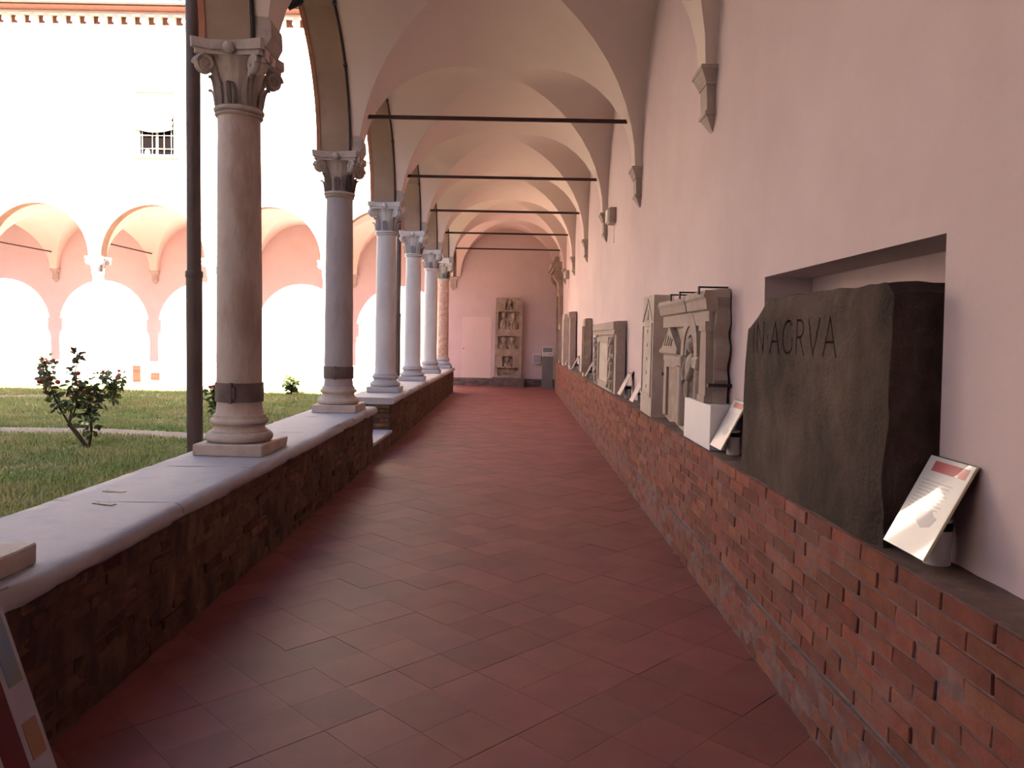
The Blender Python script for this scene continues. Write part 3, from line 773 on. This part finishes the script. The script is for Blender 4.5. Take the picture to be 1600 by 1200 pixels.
# local: y from -.88 (near) to .88 (far) ; z 0..1.17 ; x 0 front .. .17 back
ol = [(.86, .06), (.60, .03), (.42, .05), (.17, .02), (-.05, -.0), (-.06, .32), (-.90, .32), (-.88, .40), (-.91, .50), (-.875, .56), (-.885, .62), (-.92, .68), (-.93, .75), (-.885, .82), (-.89, .86), (-.92, .92), (-.91, .99), (-.88, 1.05), (-.90, 1.10), (-.86, 1.165), (-.30, 1.165), (-.24, 1.14), (-.18, 1.17), (.55, 1.165), (.86, 1.13), (.90, 1.0), (.86, .96), (.87, .5)]
put('slab', MB().prism(ol, (.05, .15), 'x').rough(.012, 9).mesh('slab', 'limestone'), t)
put('cornice', MB().prism([(-.02, 1.02), (.02, 1.00), (.06, 1.00), (.06, 1.155), (-.035, 1.155), (-.045, 1.11), (-.03, 1.09)], (-.90, -.26)).prism([(-.02, 1.02), (.02, 1.00), (.06, 1.00), (.06, 1.15), (-.035, 1.145), (-.045, 1.11), (-.03, 1.08)], (-.22, .89)).rough(.007, 7).mesh('cornice', 'limestone'), t)
put('architrave', MB().box(.004, .06, -.88, .86, .905, 1.01).rough(.004, 8).mesh('architrave', 'limestone'), t)
pd = put('pediment', MB().prism([(.85, .70), (.12, .70), (.48, .905)], (-.012, .06), 'x').rough(.004, 8).mesh('pediment', 'limestone'), t)
for k in range(4): put('incised_bar', MB().prism([(.58-.10*k+.10, .735), (.60-.10*k+.10, .735), (.56-.08*k+.02, .735+.10-.012*k), (.54-.08*k+.02, .735+.10-.012*k)], (-.019, .0), 'x').mesh('incised_bar', 'stele_stone'), pd)
put('pediment_moulding', MB().box(-.025, .06, .10, .87, .665, .705).box(.012, .06, .19, .84, .60, .665).rough(.003, 8).mesh('pediment_moulding', 'limestone'), t)
put('panel_frame', MB().box(.02, .06, .72, .84, .08, .60).box(.02, .06, .16, .24, .06, .60).box(.02, .06, .24, .72, .54, .60).rough(.004, 8).mesh('panel_frame', 'limestone'), t)
put('inscription_panel', MB().box(.042, .07, .24, .72, .06, .54).mesh('inscription_panel', 'stele_stone'), t)
# niche: arch ring, colonnettes, capitals, figure
def arc_ring(cy, cz, r0, r1, x0, x1, n=18):
    mb = MB(); R = []
    for k in range(n+1):
        a = PI*k/n
        R.append([mb.b.verts.new((x, cy - r*math.cos(a), cz + r*math.sin(a)*1.25)) for r, x in ((r0, x0), (r1, x0), (r1, x1), (r0, x1))])
    for a, c in zip(R, R[1:]):
        for k in range(4): mb.b.faces.new((a[k], a[(k+1)%4], c[(k+1)%4], c[k]))
    mb.b.faces.new(R[0]); mb.b.faces.new(R[-1][::-1]); return mb
put('niche_arch', arc_ring(-.26, .655, .20, .29, .0, .06).rough(.003, 9).mesh('niche_arch', 'limestone', 35), t)
put('niche_arch', arc_ring(-.26, .66, .14, .205, .012, .06).rough(.003, 9).mesh('niche_arch', 'limestone', 35), t)
for y in (.02, -.54):
    put('colonnette', MB().lathe([(.045, .33 if y < 0 else .06), (.045, .56)], .03, y, 12).mesh('colonnette', 'limestone', 40), t)
    put('colonnette_capital', MB().box(-.02, .06, y-.075, y+.075, .56, .66, top=(0, -.015)).bevel(.012).rough(.008, 14).mesh('colonnette_capital', 'limestone'), t)
fg = MB()
fg.ball((.03, -.26, .75), (.045, .055, .065)).ball((.035, -.26, .56), (.055, .115, .13)).ball((.04, -.26, .43), (.05, .10, .18)).ball((.045, -.255, .33), (.045, .11, .13))
fg.tube([(.03, -.15, .64), (-.002, -.13, .52), (-.01, -.21, .45)], [.035, .03, .025], 8).tube([(.03, -.37, .64), (-.002, -.38, .54), (-.01, -.31, .47)], [.035, .03, .025], 8)
for k in range(4): fg.tube([(.0, -.20-.03*k, .50), (-.008, -.22-.035*k, .40), (.0, -.20-.03*k, .30)], .012, 6)
fg.rough(.006, 12)
for v in fg.b.verts: v.co.z = max(v.co.z, .322)
put('niche_figure', fg.mesh('niche_figure', 'limestone', 70), t)
put('pilaster', MB().box(-.005, .06, -.86, -.68, .33, .92, j=.004).box(-.02, .06, -.885, -.665, .86, .93).box(-.015, .06, -.875, -.67, .33, .38).rough(.006, 7).mesh('pilaster', 'limestone'), t)
for y in (-.78, -.12, .25):
    o = put('iron_clip', MB().box(-.055, .19, -.014, .014, 1.178, 1.190).box(-.06, -.048, -.014, .014, 1.13, 1.19).mesh('iron_clip', 'iron'), t, (0, y, 0))
put('iron_clip', MB().box(.0, .19, -.935, -.905, .45, .475).mesh('iron_clip', 'iron'), t)
put('support_block', MB().box(0, .18, -.42, .42, 0, .325).bevel(.003).mesh('support_block', 'white_paint'), loc=(1.41, 5.90, LEDGE_Z), label='white painted box propping up the near half of the broken relief slab', cat='support')

# narrow stele with incised gable
t = thing('narrow_stele', 'narrow pale stele with incised gable, beside the broken relief slab', 'stele', (1.40, 8.13, LEDGE_Z), 'carved stones on the ledge')
put('slab', MB().prism([(.33, .01), (-.33, .0), (-.33, 1.245), (.33, 1.25)], (.0, .17), 'x').rough(.004, 6).mesh('slab', 'limestone_pale'), t)
put('gable', MB().prism([(.27, .98), (.30, .98), (.0, 1.215), (-.30, .98), (-.27, .98), (0, 1.185)], (-.012, .006), 'x').mesh('gable', 'limestone_pale'), t)
put('rosette', MB().lathe([(.0, 0), (.06, 0), (.05, .012), (0, .014)], n=12, cap=False).xf(Matrix.Rotation(-PI/2, 4, 'Y')).move((0, 0, 1.05)).mesh('rosette', 'limestone_pale'), t)
put('frame_moulding', MB().box(-.012, .006, .25, .28, .22, .93).box(-.012, .006, -.28, -.25, .22, .93).box(-.012, .006, -.28, .28, .93, .96).box(-.012, .006, -.28, .28, .20, .225).mesh('frame_moulding', 'limestone_pale'), t)
for k in range(5): put('peg_hole', MB().box(-.004, .004, -.008, .012, .28+.145*k, .315+.145*k).mesh('peg_hole', 'iron'), t)
put('iron_clip', MB().box(.10, .20, -.36, -.325, .43, .46).mesh('iron_clip', 'iron'), t)
# wide altar front
t = thing('framed_altar_slab', 'wide thick slab with a framed panel between carved pilasters', 'relief', (1.405, 12.33, LEDGE_Z), 'carved stones on the ledge')
put('slab', MB().box(.03, .165, -1.45, 1.45, 0, 1.05, j=.004).rough(.006, 5).mesh('slab', 'limestone'), t)
put('cornice', MB().box(-.02, .04, -1.45, 1.45, .93, 1.04).box(0, .04, -1.43, 1.43, .86, .93).rough(.005, 6).mesh('cornice', 'limestone'), t)
put('panel_frame', MB().box(0, .04, -.72, -.60, .10, .80).box(0, .04, .60, .72, .10, .80).box(-.006, .04, -.76, .76, .74, .82).box(0, .04, -.60, .60, .05, .12).mesh('panel_frame', 'limestone'), t)
put('inscription_panel', MB().box(.02, .04, -.60, .60, .12, .74).mesh('inscription_panel', 'limestone_pale'), t)
for y in (-1.08, 1.08):
    tw = MB(); tw.tube([(.02 + .018*math.cos(k*.9), y + .09*math.sin(k*.9), .08 + .72*k/20) for k in range(21)], .045, 8); tw.tube([(.02, y + .09*math.sin(PI + k*.9), .08 + .72*k/20) for k in range(21)], .045, 8)
    put('twisted_pilaster', tw.rough(.006, 9).mesh('twisted_pilaster', 'limestone', 50), t)
    put('pilaster_strip', MB().box(.012, .04, y-.16, y+.16, .02, .86).mesh('pilaster_strip', 'stele_stone'), t)
# tall thin stones
def thin_stone(name, label, y, w, h, d, x, m, head=False):
    t = thing(name, label, 'stele', (x, y, LEDGE_Z), 'carved stones on the ledge')
    put('shaft', MB().box(0, d, -w/2, w/2, 0, h, cuts=4).rough(.014, 4, y).mesh('shaft', m, 50), t)
    for q in (-1, 1): put('moulding', MB().box(-.02, .02, q*(w/2-.045)-.015, q*(w/2-.045)+.015, .1, h-.15).mesh('moulding', m), t)
    if head: put('head_block', MB().box(-.05, d, -w/2-.05, w/2+.05, h-.13, h, j=.01).rough(.01, 6).mesh('head_block', m), t)
thin_stone('pillar_fragment', 'plain dark-sided stone pillar fragment past the wide framed slab', 15.9, .42, 1.20, .14, 1.42, 'stele_stone')
thin_stone('tall_stele', 'tall stele with a projecting broken head', 19.9, .62, 1.47, .13, 1.42, 'limestone', True)
thin_stone('tall_stele', 'tall plain stele beyond the one with projecting head', 22.7, .9, 1.50, .135, 1.42, 'limestone_pale')
thin_stone('low_stele', 'small grey stele at the end of the ledge before the portal', 24.6, .5, 1.22, .12, 1.41, 'limestone')

# slanted labels
def sign(y, label, rich=False):
    t = thing('caption_panel', label, 'sign', (1.41, y, LEDGE_Z), 'slanted caption panels on the ledge')
    ang = math.atan2(.165, .325); L = .37
    Rm = Matrix.Translation((0, 0, .045)) @ Matrix.Rotation(ang, 4, 'Y')
    W = .142
    put('panel', MB().box(0, .006, -W, W, 0, L).xf(Rm).mesh('panel', 'black_plastic'), t)
    pf = t.children[-1]
    put('face', MB().box(-.0025, 0, -W+.002, W-.002, .002, L-.004).xf(Rm).mesh('face', 'sign_white'), pf)
    put('heading', MB().box(-.0032, -.0005, -W+.02, W-.05, L-.06, L-.02).xf(Rm).mesh('heading', 'sign_red'), pf)
    put('edge', MB().box(-.003, .006, -W-.002, -W, 0, L).xf(Rm).mesh('edge', 'sign_edge'), pf)
    if rich:
        mb = MB()
        for k in range(9): mb.box(-.0031, -.0005, -W+.06+.01*(k%3), W-.03, L-.10-.014*k, L-.096-.014*k)
        put('text_lines', mb.xf(Rm).mesh('text_lines', 'sign_text'), pf)
        put('image_patch', MB().prism([(.02, .12), (-.03, .10), (-.075, .115), (-.09, .15), (-.055, .16), (-.045, .175), (-.02, .165), (.015, .15)], (-.0033, -.0005), 'x').xf(Rm).mesh('image_patch', 'sign_grey'), pf)  # pale grey polygon laid flat on the panel face
    put('tube', MB().tube([(.125, 0, 0), (.125, 0, .165)], .045, 16).mesh('tube', 'white_paint', 40), t)
    put('clamp', MB().tube([(.125, 0, .125), (.125, 0, .155)], .047, 16).box(.060, .12, -.03, .03, .125, .155).mesh('clamp', 'black_plastic'), t)
sign(2.73, 'slanted white caption panel with red heading in front of the INAGRVA block', True)
sign(5.32, 'slanted white caption panel with red heading before the white support box', True)
sign(9.22, 'slanted white caption panel half hidden by the narrow gabled stele')
sign(10.32, 'slanted white caption panel beside the wide framed slab')
sign(15.25, 'slanted white caption panel before the plain pillar fragment')
sign(18.9, 'slanted white caption panel before the tall stele with projecting head')
sign(21.5, 'slanted white caption panel before the tall plain stele')
# wall boxes
def wall_box(y, z, label):
    t = thing('emergency_light', label, 'lamp', (wall_x(z), y, z), 'emergency lights on the right wall')
    put('housing', MB().box(-.10, .003, -.17, .17, -.12, .12).bevel(.008).mesh('housing', 'corbel_stone'), t)
    put('diffuser', MB().prism([(-.098, -.115), (-.135, -.09), (-.135, .09), (-.098, .115)], (-.15, .15)).mesh('diffuser', 'lamp_glass'), t)
    put('cable', MB().tube([(-.012, -.05, -.11), (-.012, -.05, -.28), (-.012, -.03, -.42)], .006, 6).mesh('cable', 'white_paint'), t)
wall_box(12.3, 3.70, 'box-shaped emergency light on the pink wall above the wide framed slab')
wall_box(22.6, 3.62, 'box-shaped emergency light on the pink wall above the tall plain stele')

# ------------------------------------------------------------------ portal on the right wall at the end
t = thing('portal', 'carved brown stone portal with scroll brackets at the end of the right wall', 'portal', (WALL_X, 26.3, 0))
for y in (-.85, .85):
    put('jamb', MB().box(-.14, .01, y-.14, y+.14, 0, 3.6).box(-.17, .01, y-.16, y+.16, 0, .3).mesh('jamb', 'stele_stone'), t)
    sc = MB().prism([(0, 3.15), (-.10, 3.2), (-.17, 3.32), (-.13, 3.46), (-.18, 3.58), (-.30, 3.72), (-.33, 3.86), (-.26, 3.98), (0, 4.0)], (y-.13, y+.13)).rough(.006, 8)
    put('scroll_bracket', sc.mesh('scroll_bracket', 'stele_stone'), t)
put('cornice', MB().box(-.34, .01, -1.1, 1.06, 3.98, 4.06).box(-.40, .01, -1.16, 1.10, 4.06, 4.2).box(-.28, .01, -1.05, 1.02, 4.2, 4.26).mesh('cornice', 'stele_stone'), t)
for k in range(7): put('crest_tooth', MB().prism([(-.10, 4.25), (.10, 4.25), (0, 4.44)], (-.24, -.12), 'x').mesh('crest_tooth', 'stele_stone'), t, (0, -.90 + k*.29, 0))
put('lintel', MB().box(-.12, .01, -.72, .72, 3.2, 3.99).mesh('lintel', 'stele_stone'), t)
put('door_leaf', MB().box(-.05, .005, -.72, .72, 0, 3.21).mesh('door_leaf', 'base_brick'), t)
for ch in t.children:
    for v in ch.data.vertices: v.co.x -= LEAN*(v.co.z-LEDGE_Z)

# ------------------------------------------------------------------ end wall things
bb = put('baseboard_end', None, kind='structure')
bb_m = [MB().box(-.12, .12, -.05, .01, 0, .06, j=.004).mesh('brick', 'base_brick') for _ in range(4)]
put('mortar_bed', MB().box(-2.3, WALL_X, END_Y-.03, END_Y+.01, 0, .275).mesh('mortar_bed', 'base_brick'), bb)
for c in range(4):
    for k in range(15):
        x = -2.15 + .125*(c % 2) + k*.25
        if x > 1.45 : continue
        put('brick', random.choice(bb_m), bb, (x, END_Y-.0, .004+c*.068))
d = put('door_1', MB().box(-1.92, -.87, END_Y-.012, END_Y+.01, .28, 2.48).mesh('door_1', 'door_paint'), kind='structure')
put('door_frame', MB().box(-1.945, -1.92, END_Y-.014, END_Y+.01, .28, 2.505).box(-.87, -.845, END_Y-.014, END_Y+.01, .28, 2.505).box(-1.92, -.87, END_Y-.014, END_Y+.01, 2.48, 2.505).mesh('door_frame', 'plaster'), d)
for z in (.5, 1.35, 2.2): put('hinge', MB().tube([(-.86, END_Y-.02, z), (-.86, END_Y-.02, z+.14)], .014, 8).mesh('hinge', 'white_paint'), d)
put('door_knob', MB().ball((-1.85, END_Y-.03, 1.33), .022, 8, 6).mesh('door_knob', 'iron_band'), d)

t = thing('funerary_stele', 'tall Roman grave stele with rows of carved busts on the end wall', 'stele', (-.225, END_Y, 0))
put('brick_base', MB().box(-.56, .58, -.42, 0, 0, .32, j=.004).mesh('brick_base', 'base_brick'), t)
SX = lambda x: -.475 + (x-168)/(440-168)*.95
SZ = lambda y: 3.17 - (y-162)/(1000-162)*2.86
FB0, FB1 = -.31, -.17                                        # frame front / recess plane
put('slab', MB().prism([(-.50, .31), (.48, .31), (.475, 3.0), (.30, 3.16), (-.47, 3.17)], (FB1, 0)).rough(.006, 5).mesh('slab', 'stele_stone'), t)
def sbox(mb, x0, x1, y0, y1, f=FB0): mb.box(SX(x0), SX(x1), f, FB1+.02, SZ(y1), SZ(y0))
mb = MB()
sbox(mb, 168, 195, 285, 1000); sbox(mb, 412, 440, 285, 1000)
for a, c in ((285, 305), (490, 562), (695, 772), (880, 895), (975, 1000)): sbox(mb, 195, 412, a, c)
sbox(mb, 195, 243, 772, 880); sbox(mb, 350, 412, 772, 880)
put('relief_frame', mb.rough(.004, 7).mesh('relief_frame', 'stele_stone'), t)
mb = MB(); mb.prism([(SX(172), SZ(285)), (SX(258), SZ(285)), (SX(268), SZ(215)), (SX(290), SZ(175)), (SX(172), SZ(165))], (FB0+.02, FB1+.02)).prism([(SX(440), SZ(285)), (SX(350), SZ(285)), (SX(345), SZ(215)), (SX(325), SZ(175)), (SX(390), SZ(172)), (SX(440), SZ(212))], (FB0+.02, FB1+.02))
put('gable', mb.rough(.004, 7).mesh('gable', 'stele_stone'), t)
for xa, xb in ((172, 262), (350, 440)): put('gable_moulding', MB().box(SX(xa), SX(xb), FB0, FB1, SZ(240), SZ(228)).mesh('gable_moulding', 'stele_stone'), t)
def bust(x, ytop, ybot, hw, hr, name='bust'):
    """carved bust: head, neck, hair, shoulders"""
    cx = SX(x); zt, zb2 = SZ(ytop), SZ(ybot); H = zt - zb2; w = hw/(440-168)*.95
    y = FB1 - .035
    m = MB().ball((cx, y-.02, zt-hr), (hr*.74, .065, hr)).ball((cx, y-.01, zt-hr*.8), (hr*.86, .05, hr*.9)).ball((cx, y-.078, zt-hr*1.1), (hr*.14, .02, hr*.26), 6, 5)
    m.ball((cx, y-.07, zt-hr*.78), (hr*.55, .02, hr*.12), 8, 5).ball((cx, y-.068, zt-hr*1.5), (hr*.3, .015, hr*.1), 8, 5)
    m.tube([(cx, y-.01, zt-hr*1.5), (cx, y-.01, zt-hr*2.5)], hr*.40, 10)
    th_ = H - 2*hr
    m.ball((cx, y, zb2+th_*.30), (w, .075, th_*.62), 16, 10).ball((cx-w*.55, y, zb2+th_*.35), (w*.45, .06, th_*.45), 12, 8).ball((cx+w*.55, y, zb2+th_*.35), (w*.45, .06, th_*.45), 12, 8)
    for s in (-1, 1): m.tube([(cx+s*w*.15, y-.07, zb2+H*.5), (cx+s*w*.35, y-.075, zb2+H*.25), (cx+s*w*.2, y-.05, zb2+.01)], hr*.14, 6)
    for v in m.b.verts: v.co.z = max(v.co.z, zb2-.005)
    put(name, m.mesh(name, 'stele_stone', 60), t)
bust(253, 312, 492, 50, .115); bust(350, 312, 492, 50, .115); bust(302, 410, 492, 24, .075); bust(256, 566, 698, 52, .128); bust(346, 568, 698, 50, .12); bust(297, 774, 882, 44, .10); bust(308, 178, 282, 36, .105)
mb = MB()
for k in range(3): mb.tube([(SX(215 + 10*k), FB1-.015, SZ(905 + 4*k)), (SX(265), FB1-.02, SZ(940 + 8*k)), (SX(302), FB1-.02, SZ(950 + 8*k)), (SX(345), FB1-.02, SZ(940 + 8*k)), (SX(392 - 10*k), FB1-.015, SZ(905 + 4*k))], .013, 6)
put('garland', mb.mesh('garland', 'stele_stone', 60), t)

t = thing('information_totem', 'grey upright information stand with picture panel near the portal', 'stand', (1.17, 27.25, 0))
put('foot', MB().box(-.20, .22, -.12, .14, 0, .03).mesh('foot', 'totem_grey'), t)
put('post', MB().box(-.19, .19, -.05, .05, .02, 1.12).bevel(.006).mesh('post', 'totem_grey'), t)
hd = put('head', MB().box(-.19, .19, -.055, .055, 1.11, 1.46).bevel(.006).mesh('head', 'white_paint'), t)
put('picture', MB().box(-.16, .16, -.060, -.05, 1.27, 1.42).mesh('picture', 'totem_picture'), hd)
put('button_strip', MB().box(.05, .14, -.060, -.05, 1.19, 1.21).mesh('button_strip', 'black_plastic'), hd)
t = thing('wall_box', 'white leaflet box fixed to the end wall between stele and stand', 'box', (.80, END_Y, .84))
put('body', MB().box(-.15, .15, -.12, .005, 0, .35).bevel(.006).mesh('body', 'white_paint'), t)
put('front_sheet', MB().box(-.12, .12, -.124, -.118, .03, .31).mesh('front_sheet', 'board_white'), t)

# ------------------------------------------------------------------ display board at the left edge of the walk
t = thing('display_board', 'leaning red and white display board on a stand by the parapet', 'sign', (-1.41, 1.62, 0))
# local: right-hand edge at y=+.38; board leans: top to -x
bx = MB(); th = math.atan2(.16, .5)
Rb = Matrix.Translation((.26, 0, .38)) @ Matrix.Rotation(-th, 4, 'Y')
put('board', MB().box(-.012, 0, -.45, .38, 0, .80).xf(Rb).mesh('board', 'board_white'), t)
put('red_field', MB().box(0, .0015, -.36, .29, .03, .70).xf(Rb).mesh('red_field', 'board_red'), t)
for k, (a, c) in enumerate(((.26, .36), (.46, .66))):
    put('image_patch', MB().box(0, .0018, .31, .365, a, c).xf(Rb).mesh('image_patch', 'board_picture' if k else 'board_orange'), t)
put('white_rule', MB().box(.0012, .0024, .19, .21, .03, .70).xf(Rb).mesh('white_rule', 'board_white'), t)
for y in (-.38, .30): put('leg', MB().tube([(.215, y, .44), (.10, y, 0)], .015, 8).tube([(.135, y, .72), (-.12, y, 0)], .015, 8).mesh('leg', 'iron'), t)

# ------------------------------------------------------------------ garden
GX0, GX1, GY0, GY1 = -24, PAR_OUT-.02, CY[0]+.2, FARY-.3
put('ground', MB().box(GX0, GX1, GY0, GY1, -.3, .05, cuts=0).mesh('ground', 'soil'), kind='structure')
def path_mesh(pts, w):
    mb = MB(); L = []
    N = 50
    P = []
    for i in range(N+1):
        f = i/N*(len(pts)-1); k = min(int(f), len(pts)-2); q = f-k
        P.append(Vector((*[pts[k][j]*(1-q)+pts[k+1][j]*q for j in (0,1)], 0)))
    rows = []
    for i, p in enumerate(P):
        tn = (P[min(i+1, N)]-P[max(i-1, 0)]).normalized(); nn = Vector((-tn.y, tn.x, 0))
        e = .10*noise.noise(p*1.3); e2 = .10*noise.noise(p*1.3+Vector((9,9,9)))
        rows.append([mb.b.verts.new(p + nn*(w/2+e) + Vector((0,0,.035))), mb.b.verts.new(p + nn*w*.3 + Vector((0,0,.068))), mb.b.verts.new(p - nn*w*.3 + Vector((0,0,.068))), mb.b.verts.new(p - nn*(w/2+e2) + Vector((0,0,.035)))])
    for a, c in zip(rows, rows[1:]):
        for k in range(3): mb.b.faces.new((a[k], a[k+1], c[k+1], c[k]))
    return mb.mesh('gravel_path', 'gravel', 60), P
paths = []
me, P = path_mesh([(-2.75, 11.6), (-4.5, 12.3), (-7, 12.75), (-12, 12.5), (-18, 12.2)], .75); put('gravel_path', me, kind='structure'); paths.append((P, .34))
me, P = path_mesh([(-11.5, 19.6), (-13, 18.4), (-16, 17.6), (-20, 17.0)], .7); put('gravel_path', me, kind='structure'); paths.append((P, .32))
rng = np.random.default_rng(5)
def grass():
    N = 230000
    u = rng.random(N)
    y = GY0+2.2 + (GY1-GY0-2.2)*u**1.25
    xmax = -2.7; xmin = np.maximum(-24, -(y*.72+1.4))
    x = xmin + (xmax-xmin)*rng.random(N)
    keep = np.ones(N, bool)
    for P, w in paths:
        pp = np.array([(p.x, p.y) for p in P])
        for k in range(len(pp)-1):
            a, b = pp[k], pp[k+1]; d = b-a; L2 = d@d
            tt = np.clip(((x-a[0])*d[0]+(y-a[1])*d[1])/L2, 0, 1)
            dist = np.hypot(x-a[0]-tt*d[0], y-a[1]-tt*d[1])
            keep &= ~((dist < w) & (rng.random(N) < .78))
    x, y = x[keep], y[keep]; N = len(x)
    cl = .5 + .5*np.sin(x*1.7+np.sin(y*1.3)*2)*np.sin(y*1.1+np.cos(x*.9)*2)
    h = (.025 + .05*rng.random(N)) * (.7+.6*cl)
    a = rng.random(N)*2*np.pi; w = .006+.006*rng.random(N)*(1+y/12)
    lx, ly = (rng.random(N)-.5)*.09, (rng.random(N)-.5)*.09
    z0 = np.full(N, .045)
    V = np.zeros((N, 3, 3), np.float32)
    V[:,0] = np.stack([x-w*np.cos(a), y-w*np.sin(a), z0], 1); V[:,1] = np.stack([x+w*np.cos(a), y+w*np.sin(a), z0], 1); V[:,2] = np.stack([x+lx, y+ly, z0+h], 1)
    me = bpy.data.meshes.new('grass'); me.vertices.add(N*3); me.vertices.foreach_set('co', V.ravel())
    me.loops.add(N*3); me.loops.foreach_set('vertex_index', np.arange(N*3, dtype=np.int32))
    me.polygons.add(N); me.polygons.foreach_set('loop_start', np.arange(0, N*3, 3, dtype=np.int32)); me.polygons.foreach_set('loop_total', np.full(N, 3, dtype=np.int32))
    me.update(); me.validate(); me.materials.append(MATS['grass'])
    put('grass', me, label='short patchy green lawn of the courtyard garden', cat='grass', kind='stuff')
grass()

# rose bushes
def leaf_geo(mb, L=.06):
    v = [mb.b.verts.new(p) for p in ((0,0,0), (L*.3, L*.30, .006), (L*.7, L*.26, .004), (L, 0, -.008), (L*.7, -L*.26, .004), (L*.3, -L*.30, .006), (L*.5, 0, -.006))]
    for a, c in ((0,1), (1,2), (2,3), (3,4), (4,5), (5,0)): mb.b.faces.new((v[a], v[c], v[6]))
    return mb
leaf_me = [leaf_geo(MB()).mesh('leaf', 'leaf'), leaf_geo(MB()).mesh('leaf', 'leaf_red')]
rose_me = MB().ball((0,0,0), (.035,.035,.03), 8, 6).rough(.012, 30).mesh('rose', 'rose_petal', 60)
def rand_rot(): return (rnd(-.9, .9), rnd(-.9, .9), rnd(0, 2*PI))
def bezier(pts, n=10):
    out = []
    for i in range(len(pts)-1):
        p0, p1, p2, p3 = (Vector(pts[max(i-1,0)]), Vector(pts[i]), Vector(pts[i+1]), Vector(pts[min(i+2, len(pts)-1)]))
        for k in range(n):
            t = k/n; out.append(.5*((2*p1) + (p2-p0)*t + (2*p0-5*p1+4*p2-p3)*t*t + (3*p1-p0-3*p2+p3)*t**3))
    out.append(Vector(pts[-1])); return out
def stem(t, pts, r0, r1, leaves, spread=.07, start=.3, big=1.0, redtop=True):
    P = bezier(pts, 6); n = len(P)
    st = put('stem', MB().tube(P, [r0 + (r1-r0)*k/(n-1) for k in range(n)], 6).mesh('stem', 'bark', 60), t)
    for k in range(int(leaves*2.6)):
        q = start + (1-start)*random.random(); p = P[min(n-1, int(q*(n-1)))]
        red = redtop and p.z > .75 and random.random() < .5
        o = put('leaf', leaf_me[1 if red else 0], st, p + Vector((rnd(-1,1), rnd(-1,1), rnd(-1,1)))*spread); o.rotation_euler = rand_rot(); s = rnd(1.3, 2.4)*big; o.scale = (s, s, s)
    return st, P
t = thing('rose_bush', 'tall leafy rose bush with forked woody stems growing in the lawn', 'rose bush', (-6.10, 10.9, .04))
kn = (-.26, .02, .36)
stem(t, [(.02, 0, 0), (-.10, 0, .17), kn], .028, .032, 0)
stem(t, [kn, (-.42, .05, .60), (-.50, .04, .78)], .016, .010, 9, .06)
stem(t, [kn, (-.40, 0, .62), (-.48, -.05, .90), (-.64, 0, 1.02)], .012, .005, 13, .08)
stem(t, [kn, (-.22, .05, .68), (-.22, .05, .95), (-.10, 0, 1.30), (-.16, 0, 1.42)], .013, .004, 16, .055)
stem(t, [kn, (-.12, -.05, .60), (-.06, -.1, .80), (-.02, -.1, .98)], .014, .006, 26, .10)
stem(t, [(.03, 0, 0), (.06, .02, .30), (.03, .04, .50), (-.02, .06, .82)], .022, .010, 24, .10)
stem(t, [(.05, .02, .28), (.12, 0, .60), (.18, -.03, .78), (.08, -.05, .95)], .012, .006, 16, .08)
stem(t, [(.03, .03, .48), (.02, .08, .76), (-.06, .1, .92)], .012, .006, 16, .09)
for p in ((-.11, 0, 1.08), (-.40, 0, .95), (-.66, 0, .95)): put('rose', rose_me, t, p)
def small_rose(loc, h, w, label, n=5):
    t = thing('rose_bush', label, 'rose bush', loc, 'small rose bushes')
    for k in range(n):
        a = rnd(0, 2*PI); s = w*rnd(.4, 1)
        stem(t, [(0, 0, 0), (s*.3*math.cos(a), s*.3*math.sin(a), h*.45), (s*math.cos(a), s*math.sin(a), h*rnd(.75, 1))], .014, .005, 12, .09, .35, 1.25)
    for k in range(3): put('rose', rose_me, t, (rnd(-w, w)*.7, rnd(-w, w)*.7, h*rnd(.8, 1)))
small_rose((-8.9, 17.0, .04), .85, .35, 'thin reddish rose bush behind the tall forked one')
small_rose((-12.0, 19.6, .04), 1.05, .22, 'spindly rose bush at the bend of the far gravel path')
small_rose((-5.75, 14.8, .04), .75, .22, 'dark bare-stemmed rose bush seen between downpipe and banded column')
small_rose((-6.1, 21.0, .04), .55, .25, 'low rose bush in the lawn near the far parapet')
